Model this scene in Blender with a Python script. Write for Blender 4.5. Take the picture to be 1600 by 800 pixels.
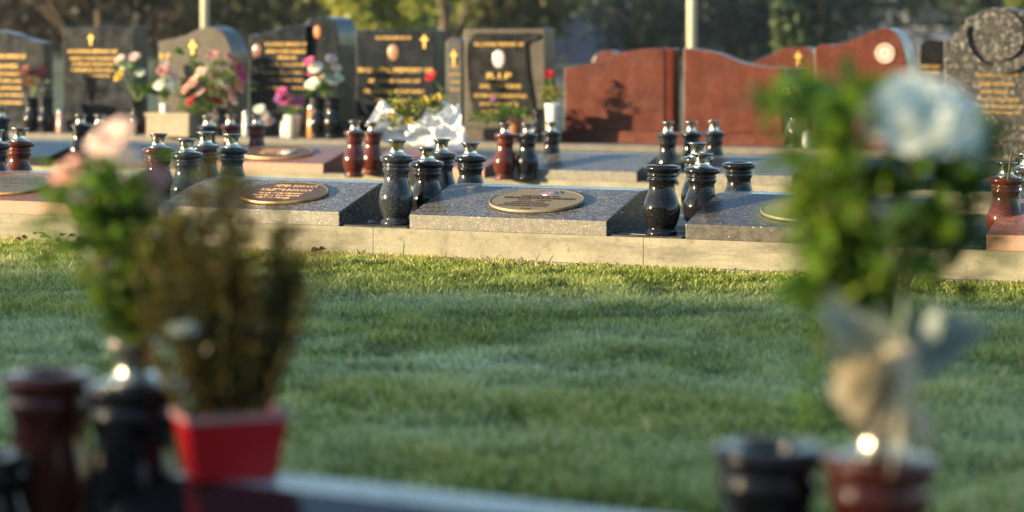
import bpy, bmesh, math, random
import numpy as np
from mathutils import Vector, Matrix, noise
R = math.radians
random.seed(7); rng = np.random.default_rng(7)
scene = bpy.context.scene
for o in list(bpy.data.objects): bpy.data.objects.remove(o)
COL = scene.collection

# ------------------------------------------------------------ camera, world, sun, exposure
F = 85/36*1600; H = 0.87; YH = 47.0
cam = bpy.data.cameras.new('camera'); camo = bpy.data.objects.new('camera', cam); COL.objects.link(camo)
camo.location = (0, 0, H); camo.rotation_euler = (R(90), 0, 0)
cam.lens = 85; cam.sensor_width = 36; cam.shift_y = -(400-YH)/1600
cam.clip_start = 0.05; cam.clip_end = 2000
cam.dof.use_dof = True; cam.dof.focus_distance = 8.75; cam.dof.aperture_fstop = 2.35; cam.dof.aperture_blades = 0
scene.camera = camo
SUN_AZ = 77.0    # degrees from -Y (behind the camera) towards -X (left)
SUN_EL = 9.0
sdir = Vector((-math.sin(R(SUN_AZ))*math.cos(R(SUN_EL)), -math.cos(R(SUN_AZ))*math.cos(R(SUN_EL)), math.sin(R(SUN_EL))))
w = bpy.data.worlds.new('World'); scene.world = w; w.use_nodes = True
nt = w.node_tree; bg = nt.nodes['Background']; sky = nt.nodes.new('ShaderNodeTexSky')
sky.sky_type = 'NISHITA'; sky.sun_disc = False; sky.sun_elevation = R(SUN_EL)
sky.sun_rotation = math.atan2(sdir.x, sdir.y); sky.air_density = 1.0; sky.dust_density = 0.6; sky.ozone_density = 1.6
nt.links.new(sky.outputs[0], bg.inputs[0]); bg.inputs[1].default_value = 0.125
sl = bpy.data.lights.new('sun', 'SUN'); sl.energy = 4.5; sl.angle = R(0.53); sl.color = (1.0, 0.79, 0.47)
so = bpy.data.objects.new('sun', sl); COL.objects.link(so)
so.rotation_euler = sdir.to_track_quat('Z', 'Y').to_euler(); so.location = (-20, -5, 8)
scene.view_settings.view_transform = 'Standard'; scene.view_settings.look = 'None'
scene.view_settings.exposure = 1.82; scene.view_settings.gamma = 1.0
scene.view_settings.use_curve_mapping = False
scene.render.engine = 'CYCLES'

# ------------------------------------------------------------ row frames
def frame(deg):
    t = R(deg); return Vector((math.cos(t), -math.sin(t), 0)), Vector((math.sin(t), math.cos(t), 0))
TH = 24.0
U, V = frame(TH)
def dist_at(x, v, th=TH):              # distance (world y) at which the ray through column x meets the row line v
    k = (x-800)/F; t = R(th); return v/(math.cos(t)+k*math.sin(t))
def u_at(x, v, th=TH):
    d = dist_at(x, v, th); k = (x-800)/F; t = R(th); return d*(k*math.cos(t)-math.sin(t))
def P(x, d, z=0.0): return Vector(((x-800)/F*d, d, z))
def Z(y, d): return H-(y-YH)*d/F
def gz(v):                              # lay of the ground across the rows
    if v < 9.2: return 0.0
    if v < 12.0: return -0.07*(v-9.2)/2.8
    if v < 12.9: return -0.07
    if v < 15.5: return -0.07*(15.5-v)/2.6
    return 0.0

# ------------------------------------------------------------ object helpers
def tag(o, label=None, cat=None, group=None, kind=None):
    if label: o['label'] = label
    if cat: o['category'] = cat
    if group: o['group'] = group
    if kind: o['kind'] = kind
    return o
def empty(name, loc, label=None, cat=None, group=None, rz=0.0):
    o = bpy.data.objects.new(name, None); COL.objects.link(o); o.empty_display_size = .05
    o.location = loc; o.rotation_euler = (0, 0, rz)
    return tag(o, label, cat, group)
def link(name, me, mat=None, parent=None, smooth=False):
    o = bpy.data.objects.new(name, me); COL.objects.link(o)
    if mat is not None:
        for m in (mat if isinstance(mat, (list, tuple)) else [mat]): me.materials.append(m)
    if parent: o.parent = parent
    if smooth:
        me.polygons.foreach_set('use_smooth', [True]*len(me.polygons))
    return o
def from_bm(name, bm, mat, parent=None, smooth=False):
    me = bpy.data.meshes.new(name); bm.normal_update(); bm.to_mesh(me); bm.free()
    return link(name, me, mat, parent, smooth)
def from_vf(name, vs, fs, mat, parent=None, smooth=False):
    me = bpy.data.meshes.new(name); me.from_pydata([tuple(v) for v in vs], [], fs); me.update()
    return link(name, me, mat, parent, smooth)
def lathe(prof, seg=48, closed=True):
    vs, fs = [], []
    n = len(prof)
    for i in range(seg):
        a = 2*math.pi*i/seg
        for r, z in prof: vs.append((r*math.cos(a), r*math.sin(a), z))
    for i in range(seg):
        j = (i+1) % seg
        for k in range(n-1): fs.append((i*n+k, j*n+k, j*n+k+1, i*n+k+1))
    return vs, fs
def lathe_obj(name, prof, mat, parent=None, seg=48):
    vs, fs = lathe(prof, seg)
    me = bpy.data.meshes.new(name); me.from_pydata(vs, [], fs)
    bm = bmesh.new(); bm.from_mesh(me); bmesh.ops.remove_doubles(bm, verts=bm.verts, dist=1e-5)
    bmesh.ops.recalc_face_normals(bm, faces=bm.faces); bm.to_mesh(me); bm.free()
    return link(name, me, mat, parent, True)
def bm_box(bm, x0, x1, y0, y1, z0, z1, mi=0):
    vs = [bm.verts.new(p) for p in ((x0,y0,z0),(x1,y0,z0),(x1,y1,z0),(x0,y1,z0),(x0,y0,z1),(x1,y0,z1),(x1,y1,z1),(x0,y1,z1))]
    for f in ((0,3,2,1),(4,5,6,7),(0,1,5,4),(1,2,6,5),(2,3,7,6),(3,0,4,7)):
        fc = bm.faces.new([vs[i] for i in f]); fc.material_index = mi
    return vs
def bevel(bm, w=.003, seg=2):
    bmesh.ops.bevel(bm, geom=[e for e in bm.edges if e.calc_face_angle(0) > .3], offset=w, segments=seg, profile=.6, affect='EDGES')
def prism(bm, pts, a0, a1, axis='x'):    # extrude a polygon; axis x: pts=(y,z); axis y: pts=(x,z)
    if axis == 'x': A = [bm.verts.new((a0,p,q)) for p,q in pts]; B = [bm.verts.new((a1,p,q)) for p,q in pts]
    else: A = [bm.verts.new((p,a0,q)) for p,q in pts]; B = [bm.verts.new((p,a1,q)) for p,q in pts]
    n = len(pts); bm.faces.new(A); bm.faces.new(B[::-1])
    for i in range(n): bm.faces.new((A[i], B[i], B[(i+1)%n], A[(i+1)%n]))
    bmesh.ops.recalc_face_normals(bm, faces=bm.faces)
def tube(vs, fs, pts, r0, r1=None, seg=6):
    r1 = r0 if r1 is None else r1; base = len(vs); n = len(pts)
    pts = [Vector(p) for p in pts]
    for i, p in enumerate(pts):
        d = (pts[min(i+1, n-1)]-pts[max(i-1, 0)]).normalized()
        a = d.orthogonal().normalized() if abs(d.z) > .9 else d.cross(Vector((0,0,1))).normalized()
        b = d.cross(a); r = r0+(r1-r0)*i/max(n-1, 1)
        for k in range(seg):
            t = 2*math.pi*k/seg; vs.append(p+a*math.cos(t)*r+b*math.sin(t)*r)
    for i in range(n-1):
        for k in range(seg):
            k2 = (k+1) % seg
            fs.append((base+i*seg+k, base+i*seg+k2, base+(i+1)*seg+k2, base+(i+1)*seg+k))
    fs.append(tuple(base+k for k in range(seg))[::-1]); fs.append(tuple(base+(n-1)*seg+k for k in range(seg)))
def bez(a, b, c, n=6):
    a, b, c = Vector(a), Vector(b), Vector(c)
    return [(1-t)**2*a+2*t*(1-t)*b+t*t*c for t in [i/n for i in range(n+1)]]
def leaf(vs, fs, p, d, L, W, droop=.3, fold=.25, roll=None):
    p = Vector(p); d = Vector(d).normalized()
    s = d.cross(Vector((0,0,1)))
    if s.length < .1: s = Vector((1,0,0))
    s.normalize(); up = s.cross(d).normalized()
    roll = random.uniform(-.9, .9) if roll is None else roll
    s, up = s*math.cos(roll)+up*math.sin(roll), up*math.cos(roll)-s*math.sin(roll)
    b = len(vs); N = 4
    for i in range(N+1):
        t = i/N; wd = W*math.sin(math.pi*(.08+.92*t)**.8)*.5 if t < 1 else 0.0
        c = p+d*L*t-Vector((0,0,1))*droop*L*t*t
        vs += [c-s*wd+up*fold*wd, c, c+s*wd+up*fold*wd]
    for i in range(N):
        o = b+i*3
        fs += [(o, o+1, o+4, o+3), (o+1, o+2, o+5, o+4)]

# ------------------------------------------------------------ materials
def mat(name):
    m = bpy.data.materials.new(name); m.use_nodes = True
    return m, m.node_tree, m.node_tree.nodes['Principled BSDF']
def N(nt, t, **kw):
    n = nt.nodes.new(t)
    for k, v in kw.items():
        if hasattr(n, k): setattr(n, k, v)
        else: n.inputs[k.replace('_', ' ')].default_value = v
    return n
def ramp(nt, fac, stops, interp='LINEAR'):
    r = nt.nodes.new('ShaderNodeValToRGB'); r.color_ramp.interpolation = interp
    e = r.color_ramp.elements
    while len(e) < len(stops): e.new(.5)
    for i, (p, c) in enumerate(stops): e[i].position = p; e[i].color = (*c, 1) if len(c) == 3 else c
    nt.links.new(fac, r.inputs[0]); return r.outputs[0]
def mixc(nt, fac, a, b, mode='MIX'):
    m = nt.nodes.new('ShaderNodeMix'); m.data_type = 'RGBA'; m.blend_type = mode
    for i, s in ((0, fac), (6, a), (7, b)):
        if hasattr(s, 'is_linked') or hasattr(s, 'links'): nt.links.new(s, m.inputs[i])
        else: m.inputs[i].default_value = s if i == 0 else (*s, 1)
    return m.outputs[2]
def coords(nt, scale=(1,1,1)):
    tc = nt.nodes.new('ShaderNodeTexCoord'); mp = nt.nodes.new('ShaderNodeMapping')
    mp.inputs['Scale'].default_value = scale; nt.links.new(tc.outputs['Object'], mp.inputs[0]); return mp.outputs[0]
def tex(nt, co, scale, detail=3, rough=.6, kind='noise', out=0):
    n = nt.nodes.new('ShaderNodeTexNoise' if kind == 'noise' else 'ShaderNodeTexVoronoi')
    n.inputs['Scale'].default_value = scale
    if kind == 'noise': n.inputs['Detail'].default_value = detail; n.inputs['Roughness'].default_value = rough
    nt.links.new(co, n.inputs['Vector']); return n.outputs[out]
def bump(nt, b, h, strength=.3, dist=.002):
    n = nt.nodes.new('ShaderNodeBump'); n.inputs['Strength'].default_value = strength; n.inputs['Distance'].default_value = dist
    nt.links.new(h, n.inputs['Height']); nt.links.new(n.outputs[0], b.inputs['Normal'])
def plain(name, c, rough=.5, metal=0.0, var=.25, vs=30, spec=None, trans=0.0):
    m, t, b = mat(name); co = coords(t)
    n = tex(t, co, vs, 4)
    t.links.new(ramp(t, n, [(.3, tuple(x*(1-var) for x in c)), (.7, tuple(min(1, x*(1+var)) for x in c))]), b.inputs['Base Color'])
    b.inputs['Roughness'].default_value = rough; b.inputs['Metallic'].default_value = metal
    if spec is not None: b.inputs['Specular IOR Level'].default_value = spec
    return m
def leafmat(name, c1, c2, rough=.5, trans=.35, c3=None, scale=14):
    m, t, b = mat(name); co = coords(t)
    n = tex(t, co, scale, 2)
    stops = [(.32, c1), (.68, c2)] if c3 is None else [(.3, c1), (.5, c2), (.68, c3)]
    c = ramp(t, n, stops); t.links.new(c, b.inputs['Base Color']); b.inputs['Roughness'].default_value = rough
    tr = t.nodes.new('ShaderNodeBsdfTranslucent'); mx = t.nodes.new('ShaderNodeMixShader'); mx.inputs[0].default_value = trans
    t.links.new(c, tr.inputs[0]); t.links.new(b.outputs[0], mx.inputs[1]); t.links.new(tr.outputs[0], mx.inputs[2])
    t.links.new(mx.outputs[0], t.nodes['Material Output'].inputs['Surface']); return m
def granite(name, base, speck, dark=None, rough=.16, size=240, amt=.55, flecks=0.0, dust=0.0, dustc=(.36,.32,.25), honed=0.0, blot=.25):
    m, t, b = mat(name); co = coords(t)
    n1 = tex(t, co, size, 2, .7)
    dark = dark or tuple(x*.35 for x in base)
    c = ramp(t, n1, [(.36, dark), (.46, base), (amt+.03, base), (amt+.10, speck)])
    v = tex(t, co, size*.45, kind='vor', out=0)
    c = mixc(t, ramp(t, v, [(.12, (.8,)*3), (.24, (0,0,0))]), c, speck)
    big = tex(t, co, 5, 4)
    c = mixc(t, ramp(t, big, [(.38, (blot,)*3), (.62, (0,0,0))]), c, dark)
    rg = rough
    if dust > 0:
        d1 = tex(t, co, 38, 6, .7); d2 = tex(t, co, 3.0, 3)
        md = t.nodes.new('ShaderNodeMath'); md.operation = 'MULTIPLY'; md.use_clamp = True
        t.links.new(ramp(t, d1, [(.35, (0,0,0)), (.7, (1,1,1))]), md.inputs[0]); t.links.new(ramp(t, d2, [(.3, (.25,)*3), (.65, (dust,)*3)]), md.inputs[1])
        tc = t.nodes.new('ShaderNodeTexCoord'); sx = t.nodes.new('ShaderNodeSeparateXYZ'); t.links.new(tc.outputs['Normal'], sx.inputs[0])
        ab = t.nodes.new('ShaderNodeMath'); ab.operation = 'ABSOLUTE'; t.links.new(sx.outputs[0], ab.inputs[0])
        flat = ramp(t, ab.outputs[0], [(.3, (1,1,1)), (.6, (.04,)*3)])
        ng = t.nodes.new('ShaderNodeMath'); ng.operation = 'MULTIPLY'; ng.inputs[1].default_value = -1; t.links.new(sx.outputs[1], ng.inputs[0])
        front = ramp(t, ng.outputs[0], [(.6, (0,0,0)), (.85, (honed,)*3)])
        m2 = t.nodes.new('ShaderNodeMath'); m2.operation = 'MULTIPLY'; t.links.new(md.outputs[0], m2.inputs[0]); t.links.new(flat, m2.inputs[1])
        m3 = t.nodes.new('ShaderNodeMath'); m3.operation = 'ADD'; m3.use_clamp = True; t.links.new(m2.outputs[0], m3.inputs[0]); t.links.new(front, m3.inputs[1]); md = m3
        c = mixc(t, md.outputs[0], c, dustc)
        mr = t.nodes.new('ShaderNodeMath'); mr.operation = 'MULTIPLY_ADD'; mr.inputs[1].default_value = .5; mr.inputs[2].default_value = rough
        t.links.new(md.outputs[0], mr.inputs[0]); t.links.new(mr.outputs[0], b.inputs['Roughness'])
    else:
        r2 = tex(t, co, 9, 4)
        t.links.new(ramp(t, r2, [(.35, (rough,)*3), (.75, (rough*1.9,)*3)]), b.inputs['Roughness'])
    if flecks > 0:
        f = tex(t, co, 62, kind='vor', out=0); f2 = tex(t, co, 17, 2)
        mf = t.nodes.new('ShaderNodeMath'); mf.operation = 'MULTIPLY'
        t.links.new(ramp(t, f, [(.10, (1,1,1)), (.17, (0,0,0))]), mf.inputs[0]); t.links.new(ramp(t, f2, [(.5-flecks*.15, (0,0,0)), (.56, (1,1,1))]), mf.inputs[1])
        c = mixc(t, mf.outputs[0], c, (.55, .5, .42))
    t.links.new(c, b.inputs['Base Color'])
    b.inputs['Specular IOR Level'].default_value = .34
    return m
G = {}
G['grey'] = granite('grey_granite', (.050,.052,.060), (.40,.39,.38), dark=(.012,.013,.016), rough=.22, size=120, dust=.45, flecks=.5, honed=.32)
G['grey_polished'] = granite('polished_grey_granite', (.026,.030,.036), (.15,.16,.16), dark=(.008,.009,.012), rough=.09, size=210, amt=.58)
G['black'] = granite('black_granite', (.010,.010,.012), (.06,.058,.05), rough=.07, size=220, amt=.64)
G['black_desk'] = granite('black_granite_weathered', (.022,.022,.028), (.10,.10,.10), rough=.2, size=190, amt=.58, flecks=1.0, dust=.18, honed=.12)
G['mid_desk'] = granite('dark_grey_granite_weathered', (.040,.040,.046), (.36,.35,.33), dark=(.012,.012,.015), rough=.24, size=135, dust=.25, flecks=.9, honed=.30)
G['red'] = granite('red_granite', (.100,.026,.016), (.17,.06,.04), rough=.2, size=90, dark=(.035,.012,.009), blot=.5)
G['red_desk'] = granite('red_granite_weathered', (.16,.055,.045), (.34,.17,.13), rough=.28, size=180, dark=(.05,.018,.014), dust=.35, dustc=(.42,.26,.18), honed=.6)
G['red_vase'] = granite('red_granite_polished', (.085,.018,.011), (.17,.05,.03), rough=.09, size=170, dark=(.02,.005,.004))
G['stone_dark'] = granite('headstone_dark_granite', (.008,.011,.016), (.035,.040,.050), rough=.16, size=120)
G['stone_grey'] = granite('headstone_grey_granite', (.03,.034,.04), (.12,.12,.12), rough=.25, size=90, dust=.1)
G['stone_black'] = granite('headstone_black_granite', (.006,.006,.007), (.02,.02,.02), rough=.2, size=160)
G['stone_brown'] = granite('headstone_brown_granite', (.042,.035,.028), (.12,.10,.08), rough=.28, size=110, dust=.1)
G['stone_rough'] = granite('headstone_speckled_granite', (.035,.033,.03), (.26,.25,.23), rough=.3, size=45, flecks=.8)
G['gap'] = granite('gap_shade_granite', (.018,.018,.022), (.08,.08,.08), rough=.45, size=200)  # dark colour standing in for shade on the gap floors
G['ledge'] = granite('dewy_sky_sheen_granite', (.20,.26,.28), (.46,.52,.52), dark=(.10,.13,.15), rough=.2, size=60)  # pale blue base paints the sky's reflection on the dewy ledges
metal = plain('worn_steel', (.62,.58,.50), .2, 1.0, .25, 60)
gold = plain('gold_leaf', (.58,.36,.09), .45, .4, .12)
bronze = plain('bronze_plate', (.10,.06,.04), .5, .25, .4, 90)
bronze_tan = plain('sunny_bronze_plate', (.20,.155,.09), .55, .2, .3, 220)
bronze_grey = plain('grey_bronze_plate', (.13,.125,.10), .5, .25, .35, 200)
bronze_rim = plain('bronze_rim', (.33,.21,.10), .45, .6, .3)
letter_dark = plain('dark_letters', (.07,.05,.035), .5, .2)
letter_gold = plain('bronze_letters', (.80,.52,.26), .5, .3)
porcelain = plain('porcelain_photo', (.20,.11,.10), .15, 0, .8, 45)
porcelain_w = plain('pale_porcelain', (.42,.40,.40), .2, 0, .35, 60)
soil = plain('soil', (.04,.025,.015), .9, 0, .5, 60)
def concrete():
    m, t, b = mat('concrete'); co = coords(t)
    a = tex(t, co, 5, 7, .75); f = tex(t, co, 150, 3, .75); st = tex(t, coords(t, (1,1,7)), 2.4, 6, .75)
    c = ramp(t, a, [(.3, (.19,.170,.120)), (.55, (.28,.255,.18)), (.75, (.35,.32,.235))])
    c = mixc(t, ramp(t, f, [(.35, (.45,)*3), (.5, (0,0,0))]), c, (.15,.125,.09))
    c = mixc(t, ramp(t, st, [(.47, (0,0,0)), (.66, (.75,)*3)]), c, (.10,.095,.07))
    pt_ = tex(t, co, 28, 5, .7); c = mixc(t, ramp(t, pt_, [(.56, (0,0,0)), (.66, (.6,)*3)]), c, (.13,.11,.08))
    t.links.new(c, b.inputs['Base Color']); b.inputs['Roughness'].default_value = .85
    bump(t, b, f, .5, .002); return m
concrete = concrete()

# ------------------------------------------------------------ ground and lawn
def ground_mat():
    m, t, b = mat('lawn_ground'); co = coords(t)
    a = tex(t, co, 1.3, 5, .6); f = tex(t, co, 60, 3)
    c = ramp(t, a, [(.35, (.018,.04,.014)), (.65, (.05,.085,.028))])
    c = mixc(t, ramp(t, f, [(.4, (0,0,0)), (.65, (.5,)*3)]), c, (.06,.05,.03))
    t.links.new(c, b.inputs['Base Color']); b.inputs['Roughness'].default_value = .9; return m
gm = ground_mat()
vs, fs = [], []
vlist = [-900, -60, -10, 0, 4, 9.2, 9.9, 11, 12.0, 12.9, 14, 15.5, 20, 60, 900]; ulist = [-900, -60, -20, -10, 0, 10, 20, 60, 900]
for vv in vlist:
    for uu in ulist: q = U*uu+V*vv; vs.append((q.x, q.y, gz(vv)))
nu = len(ulist)
for i in range(len(vlist)-1):
    for j in range(nu-1): fs.append((i*nu+j, i*nu+j+1, (i+1)*nu+j+1, (i+1)*nu+j))
tag(from_vf('ground', vs, fs, gm), kind='structure')

V1 = 8.228
def grass_mat():
    m, t, b = mat('grass_blades'); co = coords(t)
    at = t.nodes.new('ShaderNodeAttribute'); at.attribute_name = 'tint'
    ht = t.nodes.new('ShaderNodeAttribute'); ht.attribute_name = 'tip'
    dr = t.nodes.new('ShaderNodeAttribute'); dr.attribute_name = 'dry'
    fr = t.nodes.new('ShaderNodeAttribute'); fr.attribute_name = 'frost'
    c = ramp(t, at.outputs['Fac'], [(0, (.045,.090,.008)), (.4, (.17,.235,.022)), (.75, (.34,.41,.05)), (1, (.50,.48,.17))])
    c = mixc(t, dr.outputs['Fac'], c, (.66,.54,.20))  # straw tone doubles as sunlight painted on blades by the kerb
    dew = t.nodes.new('ShaderNodeMath'); dew.operation = 'MULTIPLY'
    t.links.new(fr.outputs['Fac'], dew.inputs[0]); t.links.new(ht.outputs['Fac'], dew.inputs[1])
    c = mixc(t, dew.outputs[0], c, (.80,.90,.62))
    t.links.new(c, b.inputs['Base Color']); b.inputs['Roughness'].default_value = .45
    tr = t.nodes.new('ShaderNodeBsdfTranslucent'); mx = t.nodes.new('ShaderNodeMixShader'); mx.inputs[0].default_value = .35
    t.links.new(c, tr.inputs[0]); t.links.new(b.outputs[0], mx.inputs[1]); t.links.new(tr.outputs[0], mx.inputs[2])
    t.links.new(mx.outputs[0], t.nodes['Material Output'].inputs['Surface']); return m
def fbm(x, y, sx, sy, seed, octs=3):     # cheap value noise on arrays
    r = np.random.default_rng(seed); out = np.zeros_like(x); amp = 1.0; tot = 0
    for o in range(octs):
        g = r.random((64, 64)); fx = x*sx*2**o; fy = y*sy*2**o
        ix = np.floor(fx).astype(int); iy = np.floor(fy).astype(int); tx = fx-ix; ty = fy-iy
        tx = tx*tx*(3-2*tx); ty = ty*ty*(3-2*ty)
        a = g[ix % 64, iy % 64]; b_ = g[(ix+1) % 64, iy % 64]; c_ = g[ix % 64, (iy+1) % 64]; d_ = g[(ix+1) % 64, (iy+1) % 64]
        out += amp*((a*(1-tx)+b_*tx)*(1-ty)+(c_*(1-tx)+d_*tx)*ty); tot += amp; amp *= .5
    return out/tot
def make_grass(n=470000):
    d = 2.6+(10.1-2.6)*rng.random(n*2)**.62
    X = (rng.random(n*2)*2-1)*(d*.212+.35)
    v = X*math.sin(R(TH))+d*math.cos(R(TH)); u = X*math.cos(R(TH))-d*math.sin(R(TH))
    edge = V1-.015+.02*(fbm(u, v, 3, 3, 5)-.5)
    keep = v < edge
    # thin patches hard against the kerb at the left
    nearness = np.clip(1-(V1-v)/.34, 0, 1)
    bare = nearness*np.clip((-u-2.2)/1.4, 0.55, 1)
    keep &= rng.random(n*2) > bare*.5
    X, Y, u, v, nearness, bare = [q[keep][:n] for q in (X, d, u, v, nearness, bare)]; n = len(X)
    cl = fbm(X, Y, 6, 6, 11); big = fbm(X, Y, .9, 1.6, 12); fr = fbm(X+.35*Y, Y-.15*X, 1.9, 2.1, 21, 5)
    hgt = (.011+.024*rng.random(n))*(.35+1.3*cl)*(.8+.5*big)*(1-.30*nearness)
    tall = rng.random(n) < .004; hgt[tall] *= 1.7
    wid = .0016+.0020*rng.random(n)
    wid *= np.where(Y < 6.5, 1.35, 1)
    az = rng.random(n)*2*np.pi; lean = (.15+.75*rng.random(n))*hgt*(1-.4*nearness)
    faz = rng.random(n)*np.pi*2
    px_, py_ = np.cos(faz)*wid, np.sin(faz)*wid
    lx, ly = np.cos(az)*lean, np.sin(az)*lean
    z0 = -.002+np.zeros(n)
    co = np.zeros((n, 5, 3), np.float32)
    co[:, 0] = np.stack([X-px_, Y-py_, z0], 1); co[:, 1] = np.stack([X+px_, Y+py_, z0], 1)
    co[:, 2] = np.stack([X-px_*.8+lx*.35, Y-py_*.8+ly*.35, hgt*.6], 1); co[:, 3] = np.stack([X+px_*.8+lx*.35, Y+py_*.8+ly*.35, hgt*.6], 1)
    co[:, 4] = np.stack([X+lx, Y+ly, hgt], 1)
    me = bpy.data.meshes.new('grass'); me.vertices.add(n*5); me.vertices.foreach_set('co', co.ravel())
    b = (np.arange(n)*5)[:, None]
    idx = np.concatenate([b+np.array([0,1,3,2]), b+np.array([2,3,4])], 1).astype(np.int32).ravel()
    me.loops.add(n*7); me.loops.foreach_set('vertex_index', idx)
    me.polygons.add(n*2)
    st = np.stack([np.arange(n)*7, np.arange(n)*7+4], 1).ravel().astype(np.int32)
    me.polygons.foreach_set('loop_start', st)
    try: me.polygons.foreach_set('loop_total', np.tile(np.array([4,3], np.int32), n))
    except Exception: pass
    me.update(calc_edges=True); me.validate()
    def att(nm, a):
        A = me.attributes.new(nm, 'FLOAT', 'POINT'); A.data.foreach_set('value', a.astype(np.float32).ravel())
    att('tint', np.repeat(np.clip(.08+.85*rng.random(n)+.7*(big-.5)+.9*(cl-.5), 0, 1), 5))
    att('tip', np.tile(np.array([0,0,.7,.7,1]), n))
    dry = (rng.random(n) < .09+.55*bare).astype(float)*(.5+.5*rng.random(n)); att('dry', np.repeat(dry, 5))  # dry blades; the extra yellow by the kerb also paints the sunlit strip
    away = np.clip((V1-.45-v)/.8, 0, 1)
    band = .35+.65*np.exp(-((Y-6.2)/1.7)**2); frost = np.clip(.42+(fr-.45)*2.1, 0.12, 1)*away*band*(.25+.75*rng.random(n)); att('frost', np.repeat(frost, 5))
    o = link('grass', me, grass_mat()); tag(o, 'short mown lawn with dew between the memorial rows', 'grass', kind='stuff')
make_grass()

# ------------------------------------------------------------ concrete beams
def beam(v0, v1, zt, zg, u0, u1, joints, th=TH, label='', m=None):
    uu, vv = frame(th)
    root_rz = -R(th)
    bm = bmesh.new()
    js = sorted([u0]+joints+[u1])
    for a, b in zip(js[:-1], js[1:]):
        bm2 = bmesh.new(); bm_box(bm2, a+.0012, b-.0012, v0, v1, zg-.15, zt); bevel(bm2, .004, 2)
        me = bpy.data.meshes.new('t'); bm2.to_mesh(me); bm2.free(); bm.from_mesh(me); bpy.data.meshes.remove(me)
    o = from_bm('concrete_beam', bm, m or concrete); o.rotation_euler = (0, 0, root_rz)
    tag(o, label, 'kerb'); return o
ZP = .115
dark_conc = plain('dark_stone_beam', (.10,.09,.08), .6, 0, .3, 9)
beam(V1, V1+1.12, ZP, 0, -9, 3, [u_at(583, V1), u_at(1005, V1), u_at(583, V1)-1.08, u_at(1005, V1)+1.08], label='long sunlit concrete beam at the edge of the lawn under the sharpest row of plaques')
bm = bmesh.new(); bm_box(bm, -9, 3, V1-.045, V1-.002, -.1, .014); bevel(bm, .004, 1)
o = from_bm('concrete_footing', bm, concrete); o.rotation_euler = (0,0,-R(TH)); tag(o, 'low concrete lip between the grass and the sunlit beam', 'kerb')
V2 = 12.25; ZG2 = -.07
beam(V2, V2+1.1, ZG2+ZP, ZG2, -14, 6, [u_at(x, V2) for x in (300, 700, 1130)], label='tan concrete beam of the blurred second row of plaques behind the sharp one')
VH = 16.4
beam(VH-.32, VH+.6, .05, 0, -20, 8, [u_at(x, VH) for x in (90, 380, 700, 1262)], label='long low concrete beam carrying the upright headstones', m=dark_conc)
TH0 = 30.0; V0 = 2.225
beam(V0-.02, V0+.62, ZP, 0, -4.5, 3, [], TH0, label='shaded concrete beam at the bottom edge nearest the camera')

# ------------------------------------------------------------ text
_tc = {}
def text_data(s):
    if s in _tc: return _tc[s]
    c = bpy.data.curves.new('t', 'FONT'); c.body = s; c.size = 1; c.extrude = .06; c.resolution_u = 2; c.align_x = 'CENTER'
    o = bpy.data.objects.new('t', c); COL.objects.link(o)
    dg = bpy.context.evaluated_depsgraph_get(); me = bpy.data.meshes.new_from_object(o.evaluated_get(dg))
    vs = [tuple(v.co) for v in me.vertices]; fs = [tuple(p.vertices) for p in me.polygons]
    bpy.data.objects.remove(o); bpy.data.curves.remove(c); bpy.data.meshes.remove(me)
    xs = [v[0] for v in vs]; ys = [v[1] for v in vs]
    x0, x1, y0, y1 = min(xs), max(xs), 0, .70
    vs = [((v[0]-(x0+x1)/2)/(x1-x0), (v[1]-.35)/(y1-y0), v[2]/.06) for v in vs]
    _tc[s] = (vs, fs); return _tc[s]
def add_text(vs, fs, s, cx, cy, wdt, hgt, dep, M):   # text in local XY plane of M
    tv, tf = text_data(s); b = len(vs)
    vs += [M @ Vector((cx+x*wdt, cy+y*hgt, z*dep*.5)) for x, y, z in tv]; fs += [tuple(i+b for i in f) for f in tf]

# ------------------------------------------------------------ vases
VP = [(0,0),(.056,0),(.0585,.008),(.058,.018),(.052,.024),(.048,.029),(.049,.034),(.0540,.042),(.0610,.058),(.0655,.078),(.0675,.096),(.0668,.112),(.0635,.127),(.0580,.143),(.0525,.158),(.0485,.173),(.0462,.188),(.0460,.198),
      (.0480,.205),(.0520,.2125),(.0535,.217),(.0520,.221),(.0488,.2235),(.0490,.227),(.0525,.231),(.0530,.2345),(.0510,.238),(.0490,.240),(.0515,.2430),(.0600,.2460),(.0645,.2510),(.0655,.2575),(.0645,.2640),(.0600,.2690),(.0500,.2710),(.032,.2715),(.0275,.268),(.0265,.22),(0,.22)]
VP2 = [(0,0),(.060,0),(.062,.01),(.060,.022),(.052,.028),(.054,.04),(.0625,.06),(.0665,.085),(.0665,.105),(.063,.13),(.058,.155),(.0545,.175),(.0535,.192),(.056,.205),(.0605,.213),(.0625,.222),(.0620,.231),(.0585,.236),(.0585,.240),(.0630,.245),(.0665,.252),(.0670,.262),(.0640,.2695),(.050,.271),(.034,.269),(.032,.262),(.030,.22),(0,.22)]
IP = [(0,.225),(.024,.225),(.0245,.272),(.0400,.2722),(.0395,.2750),(.0340,.2775),(.0290,.2800),(.0268,.284),(.0262,.293),(.0266,.308),(.0300,.319),(.0385,.3285),(.0400,.3305),(.0380,.3315),(.0300,.3230),(.0240,.306),(.0235,.29),(0,.288)]
_vm = {}
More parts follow.
